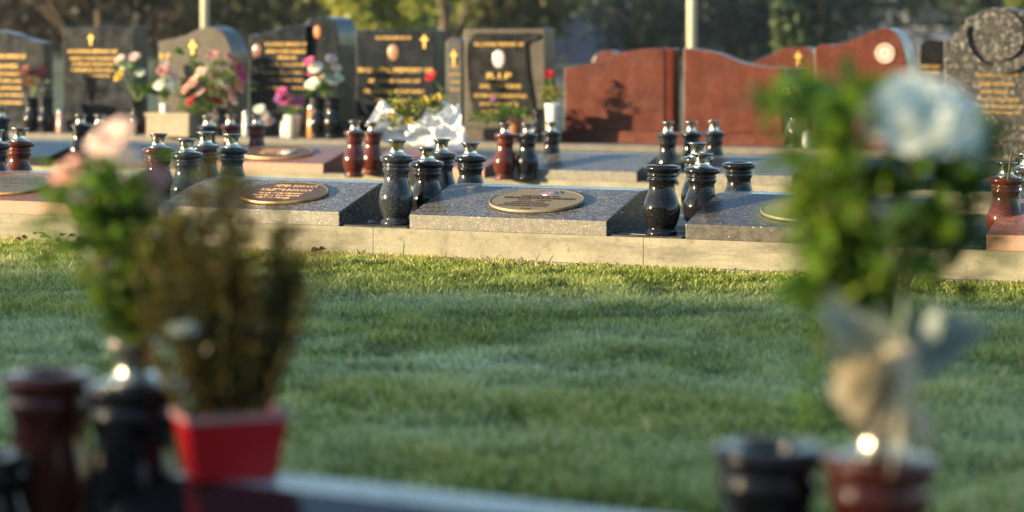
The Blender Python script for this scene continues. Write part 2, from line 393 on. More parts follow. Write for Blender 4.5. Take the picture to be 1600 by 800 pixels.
def vase(x, d, zb, lipy, mk, label, insert=True, group=None, rs=1.0, tilt=0.0, prof=VP):
    zl = Z(lipy, d); sz = (zl-zb)/.27
    r = empty('granite_vase', P(x, d, zb), label, 'vase', group)
    rs *= random.uniform(.97, 1.04); r.rotation_euler = (random.gauss(0,.012), random.gauss(0,.012), random.random()*6)
    key = (mk, len(prof))
    if key not in _vm:
        o = lathe_obj('body', prof, G[mk], r); _vm[key] = o.data
    else: o = bpy.data.objects.new('body', _vm[key]); COL.objects.link(o); o.parent = r
    o.scale = (rs, rs, sz)
    if insert:
        if 'i' not in _vm: i = lathe_obj('metal_insert', IP, metal, r); _vm['i'] = i.data
        else: i = bpy.data.objects.new('metal_insert', _vm['i']); COL.objects.link(i); i.parent = r
        i.scale = (rs, rs, sz)
    return r, zl, sz
g1 = 'granite vases along the sharp row of plaques'; g2 = 'granite vases along the blurred second row'; g3 = 'granite vases at the headstones'; g0 = 'granite vases nearest the camera'
ROW1 = [
 (618, 9.33, 243, 'grey_polished', 'tall speckled grey granite vase at the front of the gap left of the centre plaque', True),
 (668, 9.47, 252, 'black', 'shorter dark vase half hidden by the left end of the centre desk', True),
 (690, 9.88, 239, 'grey_polished', 'grey vase overlapped by two others, rearmost of the cluster left of the centre plaque', True),
 (735, 9.75, 244, 'black', 'dark vase with metal cup behind the back ledge above the left of the centre plaque', True),
 (1033, 8.85, 258, 'black', 'black open-topped granite vase without cup standing in the gap right of the centre plaque', False),
 (1095, 9.08, 262, 'black', 'black vase with flared metal cup half hidden by the speckled black desk', True),
 (1090, 9.62, 245, 'grey_polished', 'vase mostly hidden behind the black cupped one right of centre', True),
 (1155, 9.33, 254, 'black', 'black vase without cup behind the speckled black desk', False),
 (247, 10.07, 231, 'red_vase', 'red granite vase with metal cup beside grey vases behind the pink flowers', True),
 (292, 9.95, 238, 'grey_polished', 'grey vase right beside the red vase behind the pink flowers', True),
 (322, 10.42, 227, 'grey_polished', 'grey vase seen between and behind two other grey vases left of the brown plaque', True),
 (362, 10.2, 231, 'grey_polished', 'grey vase standing just above the left edge of the brown plaque', True),
 (28, 10.68, 221, 'red_vase', 'red granite vase with metal cup at the far left behind the red desk', True),
 (-8, 10.5, 224, 'black', 'black vase cut by the left edge of the photo beside a red vase', True),
 (1570, 8.50, 277, 'red_vase', 'dark red granite vase at the far right edge behind the white flower bouquet', True),
]
for x, d, ly, mk, lb, ins in ROW1: vase(x, d, ZP, ly, mk, lb, ins, g1)
vase(1606, 9.05, ZP, 262, 'grey_polished', 'vase with tall brassy cup cut by the right edge of the photo', True, g1)
Z2 = ZG2+ZP
ROW2 = [
 (553, 13.55, 205, 'red_vase', 'left one of the two blurred red vases left of the white paper bouquet'),
 (582, 13.75, 206, 'red_vase', 'right one of the two blurred red vases, touching the white paper bouquet'),
 (788, 13.35, 209, 'red_vase', 'blurred red vase left of two black ones under the black headstone'),
 (824, 13.35, 209, 'black', 'blurred black vase between a red vase and another black vase'),
 (862, 13.7, 206, 'black', 'blurred black vase below the tall white cylinder vase'),
 (1043, 13.05, 208, 'black', 'blurred black vase, left of three in front of the red double headstone'),
 (1079, 13.15, 207, 'black', 'blurred black vase, middle of three in front of the red double headstone'),
 (1115, 13.4, 206, 'black', 'blurred black vase, right of three in front of the red double headstone'),
 (325, 14.4, 196, 'black', 'blurred black vase left of two small red vases below the pink bouquet'),
 (361, 14.5, 195, 'red_vase', 'blurred small red vase between a black vase and another red one'),
 (401, 14.5, 195, 'red_vase', 'blurred small red vase nearest the magenta flowers in the white pot'),
 (124, 14.6, 194, 'black', 'blurred black vase at the right end of the blue grey desk at the left'),
 (157, 14.7, 194, 'black', 'blurred black vase behind the top of the pink foreground flowers'),
 (2, 15.0, 184, 'black', 'blurred black vase at the left edge below the serpentine headstone'),
]
for x, d, ly, mk, lb in ROW2: vase(x, d, Z2, ly, mk, lb, True, g2, .92)

# ------------------------------------------------------------ desk memorials
def desk(xl, xr, vf, zb, mk, label, th=TH, hf=.055, rise=.091, run=.35, depth=.5, group='sloping granite desk memorials', ul=None, ur=None):
    u0 = u_at(xl, vf, th) if ul is None else ul; u1 = u_at(xr, vf, th) if ur is None else ur
    uu, vv = frame(th); o0 = uu*u0+vv*vf
    r = empty('desk_memorial', (o0.x, o0.y, zb), label, 'grave marker', group, -R(th))
    bm = bmesh.new(); W = u1-u0
    prism(bm, [(0,0),(0,hf),(run,hf+rise),(depth,hf+rise),(depth,0)], 0, W, 'x'); bevel(bm, .0035, 2)
    bm.normal_update()
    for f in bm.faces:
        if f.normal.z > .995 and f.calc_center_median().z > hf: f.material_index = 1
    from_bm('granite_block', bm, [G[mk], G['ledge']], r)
    bm = bmesh.new(); bm_box(bm, W+.002, W+(.286 if vf < 9 else .2), .012, depth-.01, -.004, .006); from_bm('gap_shade', bm, G['gap'], r)  # thin dark sheet added to paint the shade on the gap floor
    return r, W, (hf, rise, run)
def plaque(r, dims, cx, cy, a, b, plate, rim, lmat, lines, label=None, photo=None):
    hf, rise, run = dims; sl = math.atan2(rise, run)
    M = Matrix.Translation((cx, cy*math.cos(sl), hf+cy*math.sin(sl)+.004)) @ Matrix.Rotation(sl, 4, 'X')
    p = empty('plaque', (0,0,0)); p.parent = r; p.matrix_local = M
    if label: p['label'] = label
    bm = bmesh.new(); n = 72
    rings = []
    for (k, z) in ((1,0),(1,.009),(.99,.0105),(.974,.0105),(.965,.0085),(0.958,.0082)):
        rings.append([bm.verts.new((a*k*math.cos(2*math.pi*i/n), b*(1-(1-k)*a/b)*math.sin(2*math.pi*i/n), z)) for i in range(n)])
    for A, B in zip(rings[:-1], rings[1:]):
        for i in range(n): bm.faces.new((A[i], A[(i+1)%n], B[(i+1)%n], B[i]))
    from_bm('rim', bm, rim, p, True)
    bm = bmesh.new(); k = .96
    top = [bm.verts.new((a*k*math.cos(2*math.pi*i/n), b*(1-(1-k)*a/b)*math.sin(2*math.pi*i/n), .0083)) for i in range(n)]
    bot = [bm.verts.new((v.co.x, v.co.y, .001)) for v in top]
    bm.faces.new(top); bm.faces.new(bot[::-1])
    for i in range(n): bm.faces.new((bot[i], bot[(i+1)%n], top[(i+1)%n], top[i]))
    from_bm('plate', bm, plate, p)
    vs, fs = [], []
    for s, x, y, w_, h_ in lines: add_text(vs, fs, s, x, y, w_, h_, .0016, Matrix.Translation((0,0,.0098)))
    from_vf('lettering', vs, fs, lmat, p)
    if photo:
        x, y, ra, rb = photo; bm = bmesh.new()
        bmesh.ops.create_uvsphere(bm, u_segments=32, v_segments=12, radius=1)
        for v in bm.verts: v.co = Vector((x+v.co.x*ra, y+v.co.y*rb, .009+v.co.z*.008))
        o = from_bm('photo_oval', bm, porcelain, p, True)
        bm = bmesh.new(); ring = []
        for i in range(40):
            t = 2*math.pi*i/40; ring.append([bm.verts.new((x+(ra+q)*math.cos(t), y+(rb+q)*math.sin(t), zz)) for q, zz in ((.005,.009),(.003,.014),(0,.0125),(-.002,.009))])
        for i in range(40):
            for k in range(3): bm.faces.new((ring[i][k], ring[(i+1)%40][k], ring[(i+1)%40][k+1], ring[i][k+1]))
        from_bm('photo_frame', bm, metal, p, True)
    return p
uL2, uR1 = u_at(640, V1), u_at(530, V1)
PITCH = 1.08
rA, W, dm = desk(640, 948, V1, ZP, 'mid_desk', 'speckled granite desk with a tan oval plaque and tiny portrait')
plaque(rA, dm, .45, .18, .190, .128, bronze_tan, bronze_tan, letter_dark,
    [('MEMORIES OF', .0, .040, .15, .013), ('OUR BELOVED MOTHER AND NANA', .005, .018, .29, .019), ('1931 - 2014', -.005, -.008, .13, .013), ('LOVED BY HER', -.02, -.032, .13, .012), ('HUSBAND AND CHILDREN', -.02, -.052, .18, .012), ('ALWAYS IN OUR HEARTS', -.03, -.073, .20, .012), ('R.I.P', .0, -.105, .04, .010)],
    'tan oval plaque with dark letters and a small oval portrait', (.025, .082, .036, .022))
rB, W, dm = desk(247, 530, V1, ZP, 'grey', 'grey granite desk left of centre with a dark brown oval plaque edged in gold')
plaque(rB, dm, .475, .18, .190, .128, bronze, bronze_rim, letter_gold,
    [('PETER BORHAM', .02, .074, .19, .022), ('ARLETTE BORHAM', .0, .024, .23, .022), ('IN LOVING MEMORY', .0, -.018, .20, .011), ('FOREVER IN OUR HEARTS', -.01, -.046, .21, .011), ('REST IN PEACE', -.01, -.074, .15, .011)],
    'dark brown oval plaque with gold rim and raised gold letters')
rC, W, dm = desk(1071, 1406, V1, ZP, 'black_desk', 'speckled near-black granite desk right of centre with a dark oval plaque')
plaque(rC, dm, .42, .18, .190, .128, bronze_grey, bronze_grey, bronze_grey,
    [('ANDREW', -.03, .070, .12, .020), ('IN LOVING MEMORY', 0, .035, .18, .012), ('A DEVOTED HUSBAND', 0, .010, .20, .012), ('AND FATHER', 0, -.015, .12, .012), ('REST IN PEACE', 0, -.045, .15, .012)], 'dark green grey oval plaque')
rD, W, dm = desk(-180, 140, V1, ZP, 'red_desk', 'reddish granite desk at the left with a greenish oval plaque behind the pink flowers')
plaque(rD, dm, .52, .18, .190, .128, bronze_grey, bronze_rim, bronze_grey,
    [('IN LOVING MEMORY', 0, .060, .18, .014), ('OF OUR DEAR FATHER', 0, .03, .22, .014), ('AND GRANDFATHER', 0, .0, .2, .014), ('REST IN PEACE', 0, -.04, .16, .014)])
desk(1541, 1900, V1, ZP, 'red_desk', 'dark reddish granite desk in shade at the right edge behind the white flower bouquet')
R2 = dict(hf=.055, rise=.075, run=.33, depth=.46)
for xl, xr, mk, lb in ((-90, 75, 'stone_dark', 'blue grey desk of the second row at the far left edge'),
    (130, 275, 'stone_brown', 'blurred pale desk of the second row behind the pink foreground flowers'),
    (565, 757, 'red_desk', 'blurred red desk under the white paper bouquet'),
    (808, 995, 'mid_desk', 'blurred dark grey desk left of the three blurred black vases'),
    (1048, 1240, 'mid_desk', 'blurred dark grey desk below the right half of the red double headstone'),
    (1290, 1480, 'stone_dark', 'blurred desk of the second row hidden behind the white flower bouquet')):
    desk(xl, xr, V2, Z2, mk, lb, **R2)
rE, W, dm = desk(330, 505, V2, Z2, 'red_desk', 'blurred red desk of the second row with a large dark oval plaque', **R2)
plaque(rE, dm, .33, .19, .24, .13, bronze, bronze_rim, letter_gold,
    [('IN LOVING MEMORY OF', 0, .05, .22, .02), ('A DEAR FATHER', 0, .01, .2, .02), ('REST IN PEACE', 0, -.03, .2, .02)], None)
bm = bmesh.new(); bmesh.ops.create_uvsphere(bm, u_segments=16, v_segments=8, radius=1)
for v in bm.verts: v.co = Vector((.09+v.co.x*.045, -.02+v.co.y*.03, .012+v.co.z*.012))
from_bm('photo_oval', bm, porcelain_w, [c for c in rE.children if c.name.startswith('plaque')][0], True)

# ------------------------------------------------------------ foliage and flowers
lm_green = leafmat('leaf_green', (.055,.13,.010), (.14,.25,.02))
lm_yg = leafmat('leaf_limegreen', (.12,.17,.012), (.24,.30,.03))
lm_dark = leafmat('leaf_dark', (.03,.075,.013), (.08,.15,.025))
lm_sage = leafmat('leaf_sage', (.20,.25,.21), (.38,.43,.37), trans=.25)
lm_yel = leafmat('leaf_yellowgreen', (.15,.19,.02), (.34,.32,.04))
lm_heather = leafmat('leaf_heather', (.035,.042,.008), (.10,.095,.014), c3=(.17,.08,.016), scale=30)
lm_dry = leafmat('leaf_dry', (.10,.05,.02), (.24,.12,.05))
pt = {k: leafmat('petal_'+k, a, b, .55, .3) for k, a, b in (('white', (.80,.84,.70), (.94,.95,.84)), ('pink', (.60,.25,.20), (.82,.48,.40)), ('palepink', (.78,.52,.44), (.92,.74,.66)),
    ('magenta', (.45,.06,.20), (.65,.14,.32)), ('red', (.35,.008,.012), (.55,.02,.025)), ('cream', (.55,.45,.27), (.75,.64,.42)), ('purple', (.25,.08,.30), (.4,.15,.45)), ('yellow', (.6,.4,.04), (.8,.55,.08)), ('rust', (.20,.05,.03), (.35,.11,.06)), ('orange', (.5,.17,.04), (.7,.3,.08)), ('blush', (.60,.48,.42), (.76,.68,.62)))}
stem_m = plain('stem', (.16,.22,.05), .6, 0, .3)
bark = plain('bark', (.10,.07,.045), .9, 0, .4, 12)
def bloom(c, axis, r, rings=6, per=8, cup=.8):
    vs, fs = [], []
    axis = Vector(axis).normalized(); a = axis.orthogonal().normalized(); b = axis.cross(a)
    for k in range(rings):
        f = 1-k/(rings+.3); op = cup*(.25+.75*k/rings)        # inner rings stand up
        for i in range(per):
            t = 2*math.pi*(i+.5*(k % 2)+random.uniform(-.2,.2))/per
            out = a*math.cos(t)+b*math.sin(t); side = axis.cross(out)
            base = len(vs); L = r*f*random.uniform(.85,1.1); Wd = L*2.6/per*2.0*random.uniform(.85,1.1)
            for j in range(4):
                s = j/3; ang = op+s*(1.0-.7*op)*(-.45)+s*s*.2
                cc = Vector(c)+out*L*s*math.cos(ang)+axis*(L*s*math.sin(ang)*1.05-.1*r)
                wd = Wd*.5*(.35+.9*math.sin(math.pi*(.12+.68*s)))
                jit = random.uniform(-.05,.05)*L
                vs += [cc-side*wd+axis*wd*.25, cc+axis*jit*.3, cc+side*wd+axis*wd*.25]
            for j in range(3):
                o = base+j*3; fs += [(o,o+1,o+4,o+3),(o+1,o+2,o+5,o+4)]
    return vs, fs
def bouquet(name, label, cat, base, blooms, leaves=None, group=None, stem_r=.0034, extra=None):
    """base: world Vector; blooms: (dx,dz,dy,r,colour); leaves: list of (dx,dz,dy, spread, n, size, material)"""
    r = empty(name, base, label, cat, group)
    vs, fs = [], []
    for dx, dz, dy, rr, col in blooms:
        top = Vector((dx, dy, dz)); tube(vs, fs, bez((0,0,-.02), (dx*.25, dy*.25, dz*.6), top), stem_r, stem_r*.7, 5)
    for L in leaves or []:
        dx, dz, dy, sp, n, sz, m = L
        for i in range(max(2, n//7)):
            q = Vector((dx+random.gauss(0, sp[0]*.4), dy+random.gauss(0, sp[0]*.4), dz+random.gauss(0, sp[1]*.3)))
            tube(vs, fs, bez((0,0,-.02), (q.x*.3, q.y*.3, q.z*.6), q), stem_r*.8, stem_r*.4, 4)
    if vs: from_vf('stems', vs, fs, stem_m, r, True)
    for L in leaves or []:
        dx, dz, dy, sp, n, sz, m = L; v2, f2 = [], []
        for i in range(n):
            q = Vector((dx+random.gauss(0, sp[0]*.5), dy+random.gauss(0, sp[0]*.4), dz+random.gauss(0, sp[1]*.5)))
            dr = Vector((q.x-dx*.7+random.gauss(0,.03), q.y+random.gauss(0,.03), random.uniform(-.01,.08)))
            leaf(v2, f2, q, dr, sz*random.uniform(.6,1.3), sz*random.uniform(.3,.5))
        from_vf('leaves', v2, f2, m, r, True)
    for dx, dz, dy, rr, col in blooms:
        v2, f2 = bloom((dx, dy, dz), (dx*.8+random.uniform(-.03,.03), -.10+dy, .12), rr)
        from_vf('bloom', v2, f2, pt[col], r, True)
    return r

# ------------------------------------------------------------ foreground row
desk(0, 0, V0+.015, ZP, 'black', 'dark desk in shade at the bottom of the frame with a pale bluish back ledge', TH0, depth=.485, run=.385, ul=-2.06, ur=-1.27)
v, zl, sz = vase(78, 3.50, ZP, 582, 'red_vase', 'very blurred red vase nearest the camera at the left, holding one dry bud', False, g0, prof=VP2)
bA = Vector((P(50, 3.46, zl).x, 3.46, zl))
vs, fs = [], []; tube(vs, fs, bez((0,0,-.05), (.002,0,0), (0,0,.020)), .0018, .0012); r = empty('dry_bud', bA, 'single dry brown bud on a short stalk in the red foreground vase', 'flower'); from_vf('stalk', vs, fs, stem_m, r)
v2, f2 = bloom((0,0,.018), (0,0,1), .010, 3, 6); from_vf('bloom', v2, f2, pt['rust'], r)
v, zlb, sz = vase(212, 3.40, ZP, 598, 'black', 'very blurred black vase beside the red pot at the left, holding the pink flowers', True, g0, 1.05, prof=VP2)
vase(-22, 3.42, ZP, 710, 'black', 'very blurred dark vase cut off at the lower left corner', False, g0, prof=VP2)
vase(1200, 2.90, ZP, 694, 'black', 'very blurred black open vase at the bottom right, left of the red one', False, g0, 1.02, prof=VP2)
v, zlr, sz = vase(1370, 2.83, ZP, 712, 'red_vase', 'very blurred red vase at the bottom right holding the white flower', True, g0, 1.0, prof=VP2)

# red pot with heather
def pot():
    d = 3.30; b = P(360, d, ZP+.146+.001)
    r = empty('plastic_pot', b, 'bright red plastic pot with a pale rim on the dark foreground ledge', 'pot', None, R(20))
    bm = bmesh.new()
    def ring(hx, hy, z): return [bm.verts.new((sx*hx, sy*hy, z)) for sx, sy in ((-1,-1),(1,-1),(1,1),(-1,1))]
    rs = [ring(.056,.036,0), ring(.070,.046,.082), ring(.064,.041,.082), ring(.060,.037,.070)]
    bm.faces.new(rs[0][::-1]); bm.faces.new(rs[3])
    for A, B in zip(rs[:-1], rs[1:]):
        for i in range(4): bm.faces.new((A[i], A[(i+1)%4], B[(i+1)%4], B[i]))
    bevel(bm, .004, 2); from_bm('pot_body', bm, plain('red_plastic', (.42,.004,.009), .35, 0, .08), r)
    bm = bmesh.new()
    for (x0,x1,y0,y1) in ((-.073,.073,-.049,-.043),(-.073,.073,.043,.049),(-.073,-.067,-.043,.043),(.067,.073,-.043,.043)): bm_box(bm, x0,x1,y0,y1,.0805,.090)
    from_bm('rim', bm, plain('pale_rim', (.40,.20,.19), .5), r)
    return b
pb = pot()
def heather(base):
    r = empty('potted_heather', base+Vector((0,0,.070)), 'dark olive brown heather with upright spires growing in the red pot', 'plant')
    vs, fs, lv, lf = [], [], [], []; 
    for i in range(74):
        tx = random.uniform(-.115,.115); ty = random.uniform(-.05,.05); hgt = random.uniform(.20,.36)*(1-.25*abs(tx+.01)/.11)
        top = Vector((tx+random.gauss(0,.018), ty, hgt)); pts = bez((tx*.25,ty*.3,-.02), (tx*random.uniform(.4,1.3), ty*.8, hgt*.5), top, 12); tube(vs, fs, pts, .0016, .0007, 4)
        for k in range(2, 13):
            for j in range(7 if k < 12 else 10):
                q = pts[k]+Vector((random.gauss(0,.003),)*3)
                leaf(lv, lf, q, (random.gauss(0,1), random.gauss(0,1), random.uniform(.3,1.6)), random.uniform(.012,.024), .0065, .1)
    from_vf('stems', vs, fs, bark, r); from_vf('foliage', lv, lf, lm_heather, r)
    for dx, dz in ((-.055,.145),):
        v2, f2 = bloom((dx,-.07,dz), (0,-.2,1), .024, 3, 8, .1); from_vf('bloom', v2, f2, lm_sage, r)
heather(pb)
# pink flowers in the black foreground vase
d = 3.40; m_ = d/F
def off(x, y, bx, bz, d_): return ((x-bx)*d_/F, Z(y, d_)-bz)
bz = zlb+.045; bx = 212
def B(x, y, r, c, dy=0.0): dx, dz = off(x, y, bx, bz, d); return (dx, dz, dy, r, c)
def Lf(x, y, sx, sy, n, sz, m, dy=0.0): dx, dz = off(x, y, bx, bz, d); return (dx, dz, dy, (sx, sy), n, sz, m)
bouquet('pink_flower_bunch', 'blurred bunch of pale pink flowers on green stems in the black vase at the left', 'flowers', Vector((P(bx, d).x, d, bz)),
  [B(172,214,.036,'palepink'), B(105,268,.030,'pink'), B(178,250,.032,'palepink',.03), B(232,278,.030,'pink',.02), B(128,300,.018,'blush',-.02), B(268,325,.016,'blush'), B(232,312,.02,'palepink'), B(152,385,.018,'pink'), B(168,405,.018,'palepink',-.02), B(196,235,.02,'blush',-.02)],
  [Lf(125,330,.032,.035,45,.042,lm_green), Lf(165,300,.06,.04,60,.045,lm_green), Lf(150,380,.05,.06,60,.045,lm_dark), Lf(175,350,.07,.06,70,.045,lm_green), Lf(200,500,.03,.04,30,.06,lm_yg), Lf(215,420,.045,.05,30,.05,lm_yg), Lf(205,400,.06,.08,90,.045,lm_green),Lf(195,330,.06,.05,60,.045,lm_green),Lf(215,450,.05,.08,60,.05,lm_dark), Lf(230,420,.035,.08,45,.045,lm_green), Lf(250,350,.05,.06,40,.040,lm_dark), Lf(345,285,.02,.02,12,.035,lm_green), Lf(355,320,.016,.02,8,.03,lm_green), Lf(210,480,.035,.06,40,.05,lm_dark), Lf(235,380,.04,.05,16,.04,lm_sage), Lf(300,400,.04,.07,26,.035,lm_dark)])
# white flower bouquet at the right
d = 2.83; bx = 1370; bz = zlr+.04
r = bouquet('white_flower_bouquet', 'large blurred bouquet with one big white bloom in the red vase at the right', 'flowers', Vector((P(bx, d).x, d, bz)),
  [B(1440,176,.066,'white',-.03), B(1390,178,.046,'white',-.01), B(1495,196,.050,'white',-.01), B(1428,148,.040,'white',.01), B(1450,222,.040,'white',-.01), B(1515,225,.03,'white',-.01), B(1345,590,.042,'cream',-.06), B(1395,555,.018,'blush',-.05), B(1380,520,.020,'blush',-.04)],
  [Lf(1320,165,.05,.035,50,.055,lm_green), Lf(1225,160,.022,.02,16,.05,lm_green),Lf(1300,300,.03,.06,50,.05,lm_yg),Lf(1310,470,.03,.03,30,.05,lm_yg), Lf(1280,230,.035,.05,30,.05,lm_green), Lf(1400,290,.07,.06,55,.055,lm_dark), Lf(1320,320,.060,.10,70,.055,lm_green),Lf(1290,400,.03,.08,60,.06,lm_green), Lf(1460,320,.055,.09,60,.055,lm_green), Lf(1520,240,.018,.05,24,.06,lm_green), Lf(1400,400,.06,.06,40,.055,lm_green), Lf(1320,430,.04,.05,60,.055,lm_green), Lf(1490,380,.035,.06,40,.055,lm_dark), Lf(1370,640,.02,.05,22,.04,lm_dry), Lf(1280,600,.008,.05,8,.05,lm_green), Lf(1285,560,.02,.04,14,.05,lm_dark)], stem_r=.003)
v2, f2 = [], []
def bigleaf(x, y, x2, y2, W, dy=-.05):
    a = Vector((*off(x, y, bx, bz, d),)); b = Vector((*off(x2, y2, bx, bz, d),))
    A = Vector((a.x, dy, a.y)); Bv = Vector((b.x, dy-.02, b.y)); leaf(v2, f2, A, Bv-A, (Bv-A).length, W, .05, .3, roll=.3+random.uniform(-.3,.3)+math.pi/2)
for q in ((1365,545,1262,450,.05,-.05),(1360,550,1285,430,.035,-.02),(1370,530,1310,470,.045,-.07),(1355,560,1270,520,.03,-.04),(1400,550,1500,470,.05,-.05),(1405,560,1545,490,.04,-.03),(1400,565,1490,530,.04,-.06),(1400,530,1450,465,.045,-.07),(1385,530,1395,440,.03,-.06),(1375,540,1355,455,.025,-.05)): bigleaf(*q)
from_vf('pale_leaf', v2, f2, lm_sage, r, True)
v2, f2 = [], []
for q in ((1352,540,1325,650,.06,-.07),(1340,550,1310,620,.05,-.05),(1370,560,1345,690,.05,-.06),(1385,560,1372,720,.04,-.07),(1395,580,1400,700,.035,-.05),(1410,625,1442,680,.03,-.05),(1360,530,1330,600,.04,-.08),(1378,520,1405,600,.045,-.07),(1390,500,1372,560,.03,-.08)): bigleaf(*q)
from_vf('dry_wrap', v2, f2, leafmat('wilted', (.50,.43,.30), (.74,.67,.50), trans=.3), r, True)

# ------------------------------------------------------------ headstones
def hs(name_label, top, base_y, mk, thick=.2, texts=(), vf=VH, edge=None, base=True, group='upright headstones in the back row', lmat=None, cross=None, oval=None, bh=None, bkey=None, bev=.006):
    """top: list of (px x, px y) of the top outline left to right; base_y: pixel row of the foot."""
    cx = (top[0][0]+top[-1][0])/2; u0 = u_at(cx, vf); o0 = U*u0+V*vf
    zb = .05
    def cv(x, y): return (u_at(x, vf)-u0, Z(y, dist_at(x, vf))-zb)
    r = empty('headstone', (o0.x, o0.y, zb), name_label, 'headstone', group, -R(TH))
    bh = .09 if bh is None else bh
    pts = [cv(x, y) for x, y in top]
    poly = [(pts[0][0], bh)]+pts+[(pts[-1][0], bh)]
    bm = bmesh.new(); prism(bm, poly, 0, thick, 'y'); bevel(bm, bev, 2); from_bm('slab', bm, G[mk], r)
    if base:
        bm = bmesh.new(); bm_box(bm, pts[0][0]-.04, pts[-1][0]+.04, -.06, thick+.06, 0, bh-.001); bevel(bm, .005, 2); from_bm('plinth', bm, G[bkey or mk], r)
    M = Matrix.Translation((0,-.003,0)) @ Matrix.Rotation(R(90), 4, 'X')
    if texts:
        vs, fs = [], []
        for s, x, y, wpx, hpx in texts:
            a, b_ = cv(x-wpx/2, y), cv(x+wpx/2, y); sc = dist_at(x, vf)/F
            add_text(vs, fs, s, (a[0]+b_[0])/2, a[1], b_[0]-a[0], hpx*sc*.62, .0015, M)
        from_vf('lettering', vs, fs, lmat or gold, r)
    if cross:
        x, y, wpx, hpx = cross; a = cv(x, y); sc = dist_at(x, vf)/F; t = wpx*.12*sc; bm = bmesh.new()
        hw, hh = wpx*sc*.5, hpx*sc*.5; hw *= .85; hh *= .85; yb = a[1]+hh*.35
        prism(bm, [(a[0]-t,a[1]-hh),(a[0]-t,yb-t),(a[0]-hw,yb-t),(a[0]-hw,yb+t),(a[0]-t,yb+t),(a[0]-t,a[1]+hh),(a[0]+t,a[1]+hh),(a[0]+t,yb+t),(a[0]+hw,yb+t),(a[0]+hw,yb-t),(a[0]+t,yb-t),(a[0]+t,a[1]-hh)], -.012, -.002, 'y')
        from_bm('cross', bm, gold, r)
    for ov in (oval or []):
        x, y, wpx, hpx, m = ov; a = cv(x, y); sc = dist_at(x, vf)/F
        bm = bmesh.new(); bmesh.ops.create_uvsphere(bm, u_segments=28, v_segments=10, radius=1)
        for v in bm.verts: v.co = Vector((a[0]+v.co.x*wpx*sc*.5, -.004+v.co.y*.008, a[1]+v.co.z*hpx*sc*.5))
        from_bm('photo_oval', bm, m, r, True)
    return r, cv
def wave(pts, n=6):                       # smooth polyline through px points (Catmull-Rom)
    out = []; p = [pts[0]]+list(pts)+[pts[-1]]
    for i in range(1, len(p)-2):
        for k in range(n):
            t = k/n; out.append(tuple(.5*((2*p[i][j])+(-p[i-1][j]+p[i+1][j])*t+(2*p[i-1][j]-5*p[i][j]+4*p[i+1][j]-p[i+2][j])*t*t+(-p[i-1][j]+3*p[i][j]-3*p[i+1][j]+p[i+2][j])*t**3) for j in (0, 1)))
    out.append(pts[-1]); return out
T1, T2, T3, T4 = 'IN LOVING MEMORY OF', 'DEARLY LOVED HUSBAND', 'FATHER AND GRANDFATHER', 'REST IN PEACE'
hs('dark headstone at the left edge with a wavy top and seven gold lines', wave([(-50,58),(-20,47),(20,52),(45,62),(70,66)]), 205, 'stone_dark', .12,
   [(T1,12,88,56,9),('BELOVED',10,103,36,9),(T4,12,115,34,7),('MOTHER AND',12,126,44,6),('NANA',14,137,40,6),(T4,14,148,44,6),('FOREVER',16,160,38,6)])
hs('square topped dark headstone with a small gold cross above four gold lines', [(98,42),(210,42)], 200, 'stone_dark', .2,
   [(T1,145,80,76,8),(T2,146,91,72,6),(T3,146,100,64,6),('FOREVER IN OUR HEARTS',148,109,70,6),(T4,152,118,40,5)], cross=(143,62,12,20))
hs('brownish headstone with a swept top and large gold cross behind the pink bouquet', wave([(248,64),(262,62),(290,55),(312,45),(330,42),(348,52),(360,75),(362,95)]), 205, 'stone_brown', .26, [('R I P',258,88,14,16)], cross=(302,76,18,30))
hs('dark headstone with a hump topped side and gold lines left of the tall rounded stone', wave([(390,54),(402,55),(420,50),(445,42),(468,38),(478,40)]), 205, 'stone_dark', .12,
   [(T1,447,69,64,8),(T2,447,80,62,8),('PEACE',449,90,28,8),(T3,449,101,54,6),('AND ALL THE FAMILY',449,113,66,5),('WHO REST HERE',447,125,54,4),('REUNITED IN HEAVEN',447,137,60,4)], oval=[(402,80,16,24,porcelain)])
hs('tall narrow blue black headstone with a rounded right shoulder', wave([(480,42),(482,30),(500,26),(518,30),(527,48),(529,70)]), 205, 'stone_dark', .32, [], vf=VH+.05, oval=[(496,50,14,20,plain('amber_emblem', (.45,.14,.04), .5))])
hs('flat topped grey headstone with an oval portrait and gold cross in its upper right corner', [(556,47),(679,47)], 205, 'stone_dark', .2,
   [(T1,615,59,54,8),(T1,618,109,116,12),('BELOVED WIFE OF',617,126,80,8),('AND MOTHER OF OUR FAMILY',616,142,96,9),(T4,612,156,50,6)], cross=(664,65,15,24), oval=[(615,82,20,26,plain('bronze_portrait', (.22,.10,.05), .4))], lmat=gold)
hs('narrow grey pillar stone with a gold cross between two wider headstones', wave([(697,64),(705,60),(716,60),(722,66)],3), 205, 'stone_grey', .12, [('PAX',711,104,12,6),(T4,711,116,16,5),('FATHER',711,128,15,5),('MOTHER',711,140,15,5)], cross=(710,90,14,28))
rG, cvG = hs('headstone with a pale brown scroll frame round a black panel with gold writing', [(726,45),(851,45)], 205, 'stone_brown', .2, [])
def panel(r, cv, pts, m, dep=.02, name='black_panel'):
    bm = bmesh.new(); prism(bm, [cv(x, y) for x, y in pts], -dep, .01, 'y'); bevel(bm, .003, 1); return from_bm(name, bm, m, r)
left = wave([(737,58),(731,75),(731,100),(734,130),(738,160),(742,180)]); right = wave([(836,180),(833,150),(828,120),(825,90),(825,68),(840,62),(845,56),(836,52),(790,52),(748,52),(737,58)])
panel(rG, cvG, left[:-1]+right[:-1], G['stone_black'])
vs, fs = [], []; M = Matrix.Translation((0,-.0235,0)) @ Matrix.Rotation(R(90), 4, 'X')
